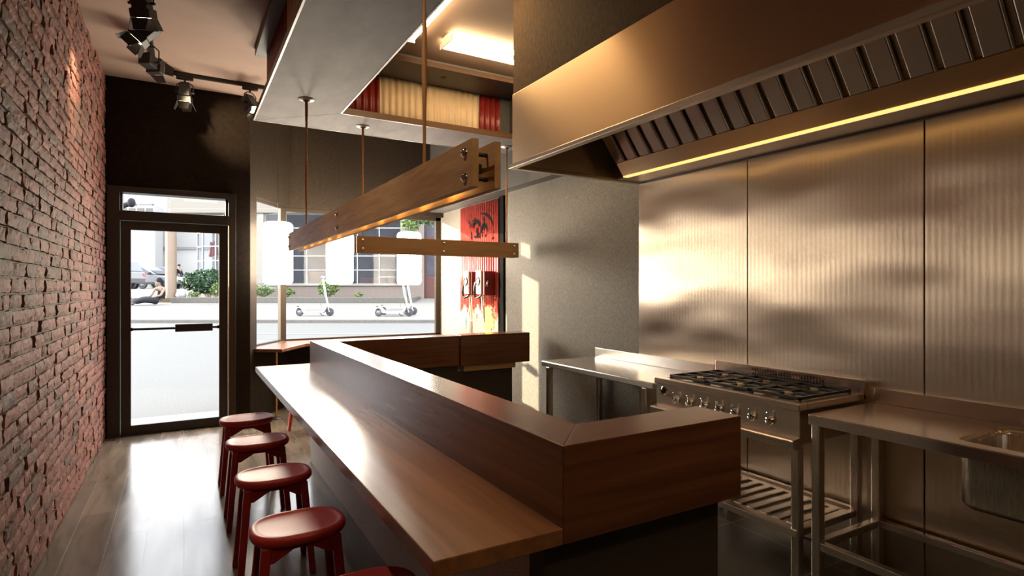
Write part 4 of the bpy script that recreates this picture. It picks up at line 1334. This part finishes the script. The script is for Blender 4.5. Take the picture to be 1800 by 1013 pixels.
sdor = bx3(-3.4, -2.72, F0 + .12, F0 + .16, 1.0, 3.4).build('shop_door', M['booth_dark'], sb)
bx3(-3.32, -2.8, F0 + .10, F0 + .12, 1.9, 3.3).build('door_pane', M['int_dark'], sdor)
bx3(-3.4, -2.62, F0 + .12, F0 + .16, 3.4, HEAD).build('door_light', M['int_dark'], sb)
# the room behind the glass
bx3(-11.2, -4.05, 26.0, 26.1, .9, HEAD + .2).build('back_wall', M['int_dark'], sb)
bx3(-11.2, -4.05, F1, 26.0, .9, 1.1).build('shop_floor', M['booth_dark'], sb)
bx3(-11.2, -4.05, F1, 26.0, HEAD + .1, HEAD + .2).build('shop_ceiling', M['int_dark'], sb)
bx3(-11.3, -11.2, F1, 26.0, .9, HEAD + .2).build('inner_wall', M['int_dark'], sb)
bx3(-4.15, -4.05, F1, 26.0, .9, HEAD + .2).build('inner_wall', M['int_dark'], sb)
def inner_table(label, r, d):
    t = thing('cafe_table', label, 'table', (r, d, 1.1), 'tables inside the shop opposite', True)
    MB().cyl((r, d, 1.83), (r, d, 1.87), .38, 20).build('table_top', M['white_plastic'], t)
    MB().cyl((r, d, 1.1), (r, d, 1.83), .04, 8).build('pedestal', M['black_metal'], t)
def inner_seat(label, r, d, mat):
    t = thing('cafe_chair', label, 'chair', (r, d, 1.1), 'chairs inside the shop opposite', True)
    MB().box(r - .21, r + .21, d - .2, d + .2, 1.52, 1.57).build('seat', mat, t, bevel=.01)
    m = MB()
    for i in range(4): m.box(r - .2 + i * .12, r - .16 + i * .12, d + .17, d + .2, 1.57, 1.98)
    m.box(r - .21, r + .21, d + .17, d + .2, 1.93, 2.0); m.build('backrest', mat, t)
    for sx in (-1, 1):
        for sy in (-1, 1): MB().box(r + sx * .18 - .02, r + sx * .18 + .02, d + sy * .17 - .02, d + sy * .17 + .02, 1.1, 1.52).build('leg', mat, t)
bo = bx3(-8.6, -7.3, 24.2, 24.35, 1.1, 2.12).build('booth_panel', M['booth'], street=True, bevel=.02); tag(bo, 'tan booth partition inside the shop window left of centre', 'partition')
bo = bx3(-6.6, -4.5, 24.6, 24.8, 1.1, 1.9).build('booth_panel', M['booth_dark'], street=True, bevel=.02); tag(bo, 'maroon booth partition inside the right-hand shop window', 'partition')
inner_seat('dark slatted chair seen through the shop window behind the lone scooter', -7.75, 23.4, M['int_dark'])
inner_table('small round table inside the right-hand shop window', -5.2, 23.6)
lampc = MB(); lampc.ball((-5.75, 23.8, 3.05), .16, .16, .12).cyl((-5.75, 23.8, 3.15), (-5.75, 23.8, HEAD + .1), .01, 6)
tag(lampc.build('hanging_lamp', M['red_cloth'], street=True), 'red ball lamp hanging inside the right-hand shop window', 'lamp')

# people: one skinned surface per body
def body(name, mat, pts, edges, root, parent, sub=2):
    me = bpy.data.meshes.new(name)
    me.from_pydata([p[:3] for p in pts], edges, [])
    o = bpy.data.objects.new(name, me); C.objects.link(o)
    me.materials.append(mat)
    sm = o.modifiers.new('skin', 'SKIN'); sm.use_smooth_shade = True
    for i, p in enumerate(pts):
        v = me.skin_vertices[0].data[i]
        rr = p[3] if isinstance(p[3], tuple) else (p[3], p[3])
        v.radius = rr; v.use_root = (i == root)
    s2 = o.modifiers.new('smooth', 'SUBSURF'); s2.levels = sub; s2.render_levels = sub
    attach(o, parent)
    return o
# seated person, legs stretched out to the left, leaning on the wall end (u: left-right, d: depth, z)
pr_, pd_ = -12.05, 19.35
g0_ = gz(19.4)
pe = thing('person', 'person in black cap, tank top and dark trousers sitting on the far sidewalk', 'person', (pr_, pd_, g0_), None, True)
def Q(x, y, z): return (pr_ + x, pd_ + y, g0_ + z)
P_ = lambda x, y, z, r: Q(x, y, z) + (r,)
bp = [P_(.02, .10, .13, (.15, .13)), P_(.04, .14, .30, (.13, .10)), P_(.03, .16, .46, (.15, .10)), P_(.02, .17, .56, (.10, .08)), P_(.00, .16, .63, .048),
      P_(-.03, .14, .70, (.068, .078)), P_(-.045, .125, .78, (.085, .09)), P_(-.04, .125, .86, (.07, .075)),
      # arms (image left arm, image right arm)
      P_(-.13, .06, .545, .052), P_(-.20, -.02, .33, .040), P_(-.36, -.10, .17, .032), P_(-.42, -.12, .14, .024),
      P_(.17, .10, .545, .052), P_(.14, -.06, .32, .040), P_(-.08, -.12, .25, .032), P_(-.15, -.13, .245, .024)]
be = [(0, 1), (1, 2), (2, 3), (3, 4), (4, 5), (5, 6), (6, 7), (3, 8), (8, 9), (9, 10), (10, 11), (3, 12), (12, 13), (13, 14), (14, 15)]
bd_ = body('body', M['skin'], bp, be, 0, pe)
# small face details and hands on the body
fm = MB()
fm.ball(Q(-.125, .09, .775), .012, .012, .02).ball(Q(-.035, .205, .77), .012, .02, .03)
fm.build('face_detail', M['skin'], bd_)
hm = MB()
for hx, hy, hz in ((-.44, -.125, .135), (-.17, -.135, .24)):
    for k in range(5):
        oy = (-.03 + .015 * k)
        ln = (.05, .075, .08, .075, .06)[k]
        hm.tube([Q(hx + .02, hy + oy * .8, hz), Q(hx - ln * .5, hy + oy, hz - .005), Q(hx - ln, hy + oy, hz - .03)], .009, 6, True, [.010, .009, .006])
hm.build('fingers', M['skin'], bd_)
tp = [P_(.02, .10, .16, (.165, .145)), P_(.04, .14, .31, (.148, .118)), P_(.03, .16, .45, (.166, .116)), P_(.03, .165, .50, (.135, .10))]
body('tank_top', M['cloth_dark'], tp, [(0, 1), (1, 2), (2, 3)], 0, pe)
MB().tube([Q(-.09, .09, .48), Q(-.085, .12, .56), Q(-.07, .18, .60)], .018, 8).tube([Q(.12, .10, .48), Q(.11, .12, .56), Q(.08, .18, .60)], .018, 8).build('straps', M['cloth_dark'], pe)
tr_ = [P_(.03, .10, .14, (.18, .15)), P_(-.10, -.04, .17, (.13, .12)), P_(-.40, -.12, .20, (.105, .10)), P_(-.74, -.12, .10, (.085, .08)),
       P_(-.02, -.10, .15, (.13, .12)), P_(-.30, -.26, .17, (.11, .10)), P_(-.60, -.30, .085, (.09, .08))]
body('trousers', M['cloth_grey'], tr_, [(0, 1), (1, 2), (2, 3), (0, 4), (4, 5), (5, 6)], 0, pe)
for sx, sy in ((-.82, -.12), (-.68, -.31)):
    MB().ball(Q(sx, sy, .13), .06, .055, .14, 14, 10, Matrix.Rotation(math.radians(-18), 3, 'Y')).ball(Q(sx + .02, sy, .045), .085, .055, .045).build('shoe', M['shoe'], pe)
cm = MB()
cm.lathe([(0, .13), (.04, .125), (.075, .095), (.098, .04), (.1, -.01), (.095, -.02), (0, -.02)], Q(-.035, .13, .80), 22, Matrix.Rotation(math.radians(8), 3, 'Y'))
cm.build('cap', M['cloth_dark'], pe)
MB().ball(Q(.05, .16, .77), .045, .07, .09).ball(Q(.07, .17, .66), .035, .035, .07).build('hair', M['cloth_dark'], pe)

def walker(label, r, d, z, facing, top_mat, leg_mat, h=1.7):
    t = thing('person', label, 'person', (r, d, z), None, True)
    k = h / 1.7
    def W(x, y, zz, rr): return (r + x * k * facing, d + y * k, z + zz * k, (rr * k) if not isinstance(rr, tuple) else (rr[0] * k, rr[1] * k))
    pts = [W(0, 0, .92, (.15, .12)), W(0, 0, 1.15, (.13, .10)), W(0, 0, 1.36, (.16, .11)), W(0, 0, 1.46, .055), W(.01, 0, 1.55, .085), W(.01, 0, 1.64, .08),
           W(.0, -.2, 1.38, .055), W(-.05, -.25, 1.12, .042), W(.06, -.25, .88, .03), W(.0, .2, 1.38, .055), W(.06, .25, 1.12, .042), W(.16, .24, .9, .03),
           W(.0, -.09, .86, .09), W(.12, -.1, .48, .062), W(.08, -.1, .07, .045), W(.18, -.1, .03, .035),
           W(.0, .09, .86, .09), W(-.06, .1, .48, .062), W(-.2, .1, .09, .045), W(-.1, .1, .03, .035)]
    ed = [(0, 1), (1, 2), (2, 3), (3, 4), (4, 5), (2, 6), (6, 7), (7, 8), (2, 9), (9, 10), (10, 11), (0, 12), (12, 13), (13, 14), (14, 15), (0, 16), (16, 17), (17, 18), (18, 19)]
    body('body', M['skin'], pts, ed, 0, t)
    cl_ = [W(0, 0, .90, (.165, .135)), W(0, 0, 1.15, (.148, .118)), W(0, 0, 1.34, (.172, .125)), W(0, -.2, 1.37, .066), W(-.05, -.25, 1.12, .055), W(.04, -.25, .95, .05), W(0, .2, 1.37, .066), W(.06, .25, 1.12, .055), W(.13, .245, .96, .05)]
    body('jacket', top_mat, cl_, [(0, 1), (1, 2), (2, 3), (3, 4), (4, 5), (2, 6), (6, 7), (7, 8)], 0, t)
    lg_ = [W(0, 0, .93, (.16, .13)), W(0, -.09, .84, .105), W(.12, -.1, .48, .08), W(.08, -.1, .12, .065), W(0, .09, .84, .105), W(-.06, .1, .48, .08), W(-.19, .1, .14, .065)]
    body('trousers', leg_mat, lg_, [(0, 1), (1, 2), (2, 3), (0, 4), (4, 5), (5, 6)], 0, t)
    MB().ball((r - .01 * k * facing, d, z + 1.66 * k), .1 * k, .095 * k, .09 * k).build('hair', M['cloth_dark'], t)
    return t
walker('person in a dark jacket walking behind the wide dark bush, beside the peach column', -23.4, 40.0, 1.333, 1, M['cloth_dark'], M['cloth_grey'])

# scooters
def scooter(label, r, d, group='parked kick scooters'):
    z = gz(d)
    t = thing('kick_scooter', label, 'scooter', (r, d, z), group, True)
    W = lambda x, y, zz: (r + x, d + y, z + zz)
    ax = Matrix.Rotation(math.radians(90), 3, 'X')
    for x, nm_ in ((-.425, 'rear_wheel'), (.425, 'front_wheel')):
        wm = MB(); 
        wm.lathe([(.075, -.026), (.095, -.028), (.108, -.018), (.11, 0), (.108, .018), (.095, .028), (.075, .026)], W(x, 0, .11), 26, ax)
        o = wm.build('wheel', M['tyre'], t)
        MB().lathe([(0, -.024), (.07, -.02), (.076, -.012), (.076, .012), (.07, .02), (0, .024)], W(x, 0, .11), 22, ax).build('hub', M['silver_car'] if x < 0 else M['tyre'], o)
    dk = MB().prism([(r - .32, z + .10), (r - .27, z + .085), (r + .24, z + .085), (r + .30, z + .12), (r + .37, z + .26), (r + .34, z + .28), (r + .25, z + .165), (r - .24, z + .165), (r - .33, z + .24), (r - .43, z + .25), (r - .50, z + .21), (r - .50, z + .195), (r - .42, z + .225), (r - .36, z + .20)], d - .075, d + .075, 'Y')
    dko = dk.build('deck', M['scooter_white'], t, bevel=.012)
    MB().box(r - .25, r + .23, d - .07, d + .07, z + .166, z + .172).build('grip_mat', M['tyre'], dko)
    MB().cyl(W(.425, -.05, .11), W(.38, -.05, .28), .018, 10).cyl(W(.425, .05, .11), W(.38, .05, .28), .018, 10).build('fork', M['scooter_white'], t)
    m = MB()
    n = 10
    for i in range(n):
        a0 = math.radians(20 + 120 * i / n); a1 = math.radians(20 + 120 * (i + 1) / n)
        p = [(.425 + .128 * math.cos(a0), .11 + .128 * math.sin(a0)), (.425 + .128 * math.cos(a1), .11 + .128 * math.sin(a1))]
        m.quad(W(p[0][0], -.035, p[0][1]), W(p[0][0], .035, p[0][1]), W(p[1][0], .035, p[1][1]), W(p[1][0], -.035, p[1][1]))
    m.build('mudguard', M['scooter_white'], t).modifiers.new('t', 'SOLIDIFY').thickness = .006
    MB().tube([W(.385, 0, .24), W(.33, 0, .5), W(.24, 0, .98), W(.23, 0, 1.06)], .026, 12).build('stem', M['scooter_white'], t)
    MB().tube([W(.315, 0, .55), W(.27, 0, .82)], .034, 12).build('sleeve', M['scooter_blue'], t)
    hb = MB().tube([W(.20, -.24, 1.03), W(.225, -.15, 1.05), W(.23, 0, 1.06), W(.225, .15, 1.05), W(.20, .24, 1.03)], .013, 10).build('handlebar', M['tyre'], t)
    MB().obox(W(.235, 0, 1.085), (.10, .09, .07)).build('display', M['scooter_white'], hb, bevel=.015)
    MB().ball(W(.29, 0, 1.05), .026).build('headlamp', M['gloss_black'], hb)
    MB().obox(W(-.47, 0, .27), (.05, .08, .025)).build('tail_lamp', M['tyre'], t, bevel=.006)
    MB().tube([W(.12, .06, .09), W(.17, .09, .02), W(.24, .09, .006)], .012, 8).build('kickstand', M['tyre'], t)
    MB().tube([W(.30, -.05, .52), W(.17, -.06, .42), W(.20, -.05, .27)], .006, 6).build('cable', M['tyre'], t)
    return t
scooter('white kick scooter standing alone on the far sidewalk, near the bay corner post', -5.53, 15.95)
scooter('nearer white kick scooter of the parked pair towards the brown window jamb', -3.29, 15.85)
scooter('farther white kick scooter of the parked pair, its wheel showing behind the other', -3.24, 16.25)

# cars
def car(label, r, d, z, kind, mat, flip=1, k=1.0):
    t = thing('car', label, 'car', (r, d, z), 'cars parked behind the sidewalk', True)
    def X(x): return r + x * flip * k
    def Z(h): return z + h * k
    if kind == 'suv':
        low = [(-2.2, .35), (-2.25, .62), (-2.2, .98), (-2.05, 1.02), (1.0, 1.02), (2.05, .9), (2.22, .7), (2.2, .35)]
        cab = [(-2.12, 1.0), (-1.85, 1.62), (-1.6, 1.7), (.3, 1.7), (1.1, 1.02)]
        wins = [[(-1.75, 1.08), (-1.6, 1.56), (-.85, 1.6), (-.85, 1.08)], [(-.75, 1.08), (-.75, 1.6), (.2, 1.6), (.85, 1.08)]]
    else:
        low = [(-2.15, .32), (-2.2, .6), (-2.1, .88), (-1.4, .93), (.9, .9), (1.9, .76), (2.2, .56), (2.18, .32)]
        cab = [(-1.75, .9), (-.95, 1.36), (-.5, 1.42), (.2, 1.40), (1.15, .9)]
        wins = [[(-1.2, .96), (-.8, 1.3), (-.4, 1.35), (-.4, .96)], [(-.3, .96), (-.3, 1.35), (.18, 1.33), (.85, .96)]]
    w_ = .86 * k
    MB().prism([(X(a), Z(b)) for a, b in low], d - w_, d + w_, 'Y').build('body', mat, t, bevel=.06 * k, seg=3)
    cb = MB()
    n = len(cab)
    ins = [((a) , b) for a, b in cab]
    zb_, zt_ = min(b for a, b in cab), max(b for a, b in cab)
    def off(b): return w_ - (b - zb_) / (zt_ - zb_) * .16 * k
    vs = [(X(a), d - off(b), Z(b)) for a, b in cab] + [(X(a), d + off(b), Z(b)) for a, b in cab]
    cb.add(vs, [tuple(range(n)), tuple(range(2 * n - 1, n - 1, -1))] + [(i, n + i, n + (i + 1) % n, (i + 1) % n) for i in range(n)])
    cbo = cb.build('cabin', mat, t, bevel=.04 * k, seg=2)
    for wn in wins:
        m = MB()
        for s_ in (-1, 1):
            m.add([(X(a), d + s_ * (off(b) + .006), Z(b)) for a, b in wn], [tuple(range(len(wn)))])
        m.build('side_window', M['car_glass'], cbo)
    sc_ = [cab[-1], cab[-2]]; re_ = [cab[0], cab[1]]
    for (a0, b0), (a1, b1) in (sc_, re_):
        sg_ = .012 if (a0, b0) == cab[-1] else -.012
        MB().add([(X(a0 + sg_), d - off(b0) + .1, Z(b0 + .05)), (X(a0 + sg_), d + off(b0) - .1, Z(b0 + .05)), (X(a1 + sg_), d + off(b1) - .06, Z(b1 - .05)), (X(a1 + sg_), d - off(b1) + .06, Z(b1 - .05))], [(0, 1, 2, 3)]).build('windscreen', M['car_glass'], cbo)
    ax = Matrix.Rotation(math.radians(90), 3, 'X')
    for a in (-1.35, 1.38):
        for s_ in (-1, 1):
            wh = MB().lathe([(.2 * k, -.1 * k), (.30 * k, -.1 * k), (.33 * k, -.07 * k), (.33 * k, .07 * k), (.30 * k, .1 * k), (.2 * k, .1 * k)], (X(a), d + s_ * (w_ - .06 * k), Z(.33)), 24, ax).build('wheel', M['tyre'], t)
            MB().lathe([(0, -.09 * k), (.2 * k, -.085 * k), (.2 * k, .085 * k), (0, .09 * k)], (X(a), d + s_ * (w_ - .06 * k), Z(.33)), 20, ax).build('hubcap', M['silver_car'], wh)
    for s_ in (-1, 1):
        MB().obox((X(.75), d + s_ * (w_ + .1 * k), Z(1.0 if kind == 'suv' else .98)), (.14 * k, .2 * k, .13 * k)).build('door_mirror', M['gloss_black'], t, bevel=.03 * k)
        MB().obox((X(-2.17), d + s_ * (w_ - .12 * k), Z(.82 if kind == 'suv' else .76)), (.14 * k, .24 * k, .2 * k)).build('tail_light', M['tail_red'], t, bevel=.02)
    MB().box(min(X(-2.2), X(2.2)), max(X(-2.2), X(2.2)), d - w_ - .012, d + w_ + .012, Z(.36), Z(.44)).build('side_moulding', M['tyre'], t)
    return t
car('rear end of a grey tall car at the left edge of the door glass', -22.6, 31.0, 1.333, 'suv', M['grey_car'], -1, .95)
car('silver car behind the seated person', -23.1, 36.0, 1.333, 'sedan', M['silver_car'], 1, 1.0)
car('dark car partly hidden behind the silver car and the column', -25.5, 42.0, 1.333, 'suv', M['grey_car'], 1, .95)

# white building far behind and the pale brick corner with glass bay
wb = thing('white_building', 'long white building behind the car park with a grey band', 'building', (-30, 46.2, 1.33), None, True)
MB().box(-50, -16, 46, 47, 1.3, 4.6).build('lower_wall', M['white_paint'], wb)
MB().box(-50, -16, 46.02, 47, 4.6, 9.4).build('upper_wall', simple('pale_grey_facade', (0.22, 0.22, 0.224), .6), wb)
MB().box(-50, -16, 45.92, 46.02, 4.5, 4.72).build('band', simple('grey_facade_band', (0.13, 0.13, 0.13), .6), wb)
cb_ = thing('corner_building', 'pale brick building with a gridded glass corner behind the wide dark bush', 'building', (-13, 24.2, 1.1), None, True)
MB().box(-14.55, -11.35, 24.0, 24.3, 4.4, 5.7).build('upper_wall', M['pale_brick'], cb_)
def cwin(a, b, n_, z0, z1, nz_, name='window'):
    a, b = Vector(a), Vector(b); d_ = (b - a).normalized(); nn_ = Vector((-d_.y, d_.x)); L_ = (b - a).length
    R = Matrix(((d_.x, nn_.x, 0), (d_.y, nn_.y, 0), (0, 0, 1)))
    m = MB()
    for i in range(n_ + 1):
        p = a + d_ * (L_ * i / n_); m.obox((p.x, p.y, (z0 + z1) / 2), (.06, .06, z1 - z0), R)
    for i in range(nz_ + 1):
        p = (a + b) / 2; m.obox((p.x, p.y, z0 + (z1 - z0) * i / nz_), (L_, .05, .05), R)
    f = m.build('window', M['mullion_white'], cb_)
    g = MB(); p = (a + b) / 2; g.obox((p.x, p.y, (z0 + z1) / 2), (L_, .01, z1 - z0), R); g.build('pane', M['street_glass'], f)
cwin((-13.75, 24.9), (-13.2, 24.3), 1, 1.35, 4.4, 5); cwin((-13.2, 24.3), (-11.4, 24.05), 3, 1.35, 4.4, 5)
MB().box(-13.8, -11.3, 26.2, 26.3, 1.1, 4.4).build('back_wall', simple('grey_interior_wall', (0.13, 0.135, 0.14), .7), cb_)
MB().box(-12.35, -12.0, 25.0, 25.2, 1.1, 4.4).build('inner_column', simple('slate_interior_column', (0.16, 0.19, 0.22), .6), cb_)
MB().prism([(-13.8, 24.95), (-13.2, 24.3), (-11.3, 24.0), (-11.3, 26.3), (-13.8, 26.3)], 1.0, 1.35).build('plinth', M['cream_paint'], cb_)
MB().prism([(-13.8, 24.95), (-13.2, 24.3), (-11.3, 24.0), (-11.3, 26.3), (-13.8, 26.3)], 4.4, 4.5).build('roof_slab', M['cream_paint'], cb_)
rc = MB(); n = 16
vs = []; fs = []
for i in range(n + 1):
    f = i / n
    for j in range(7):
        g_ = j / 6
        hw = .13 + .10 * g_
        vs.append((-13.0 + (f - .5) * 2 * hw, 24.75 + .03 * math.sin(f * 20 + g_ * 2), 3.42 - .62 * g_ - .05 * math.sin(f * 6)))
for i in range(n):
    for j in range(6): fs.append((i * 7 + j, i * 7 + j + 1, (i + 1) * 7 + j + 1, (i + 1) * 7 + j))
rco = rc.add(vs, fs, True).build('hanging_cloth', M['red_cloth'], street=True); rco.modifiers.new('t', 'SOLIDIFY').thickness = .01
tag(rco, 'red cloth hanging inside the gridded glass corner above the dark bush', 'cloth')

# street lamp seen through the transom
sl_ = thing('street_lamp', 'dark street lamp arm with a round head, top left in the transom pane', 'street lamp', (-22.2, 29, 1.333), None, True)
MB().cyl((-22.2, 29, 1.333), (-22.2, 29, 5.2), .07, 12).build('pole', M['grey_car'], sl_)
MB().tube([(-22.2, 29, 4.6), (-21.4, 29, 4.95), (-20.2, 29, 5.45), (-19.45, 29, 5.72)], .13, 12).build('arm', M['cloth_grey'], sl_)
MB().ball((-19.4, 29, 5.75), .19, .18, .24).build('lamp_head', M['cloth_grey'], sl_)
# low rooftop vents seen under the lamp
rv = thing('roof_unit', 'white roof unit with a row of grey louvres, low in the transom pane', 'roof unit', (-28.5, 44, 1.33), None, True)
MB().box(-30.2, -27.3, 43.5, 44.5, 1.33, 7.7).build('cabinet', M['white_paint'], rv, bevel=.03)
lv = MB()
for i in range(4): lv.box(-29.95 + i * .66, -29.45 + i * .66, 43.45, 43.5, 6.9, 7.5)
lv.build('louvre', M['kerb'], rv)
dm = MB()
for a, b in ((-29.6, -28.9), (-28.6, -27.6)): dm.box(a, b, 43.6, 43.9, 7.7, 7.85)
dm.build('dark_cowl', M['grey_car'], rv)

# leafy branch at the top right of the window
tr2 = thing('street_tree', 'young tree whose leafy branch hangs at the top right of the bay window', 'tree', (-1.75, 19.2, gz(19.2)), None, True)
zt = gz(19.2)
MB().tube([(-1.75, 19.2, zt), (-1.7, 19.2, 2.6), (-1.8, 19.2, 3.5), (-2.2, 19.2, 3.85), (-2.9, 19.1, 3.8), (-3.5, 19.0, 3.45)], .07, 10, True, [.09, .08, .07, .05, .03, .015]).build('trunk', M['bark'], tr2)
m = MB(); rs_ = random.Random(21)
leaves(m, (-2.75, 19.1, 3.85), (.75, .6, .35), 420, .17, rs_, shell=0)
leaves(m, (-3.4, 19.0, 3.48), (.3, .3, .22), 120, .16, rs_, shell=0)
leaves(m, (-1.7, 19.2, 4.5), (1.2, 1.1, .8), 900, .18, rs_, shell=0)
m.build('crown', M['leaf_light'], tr2)
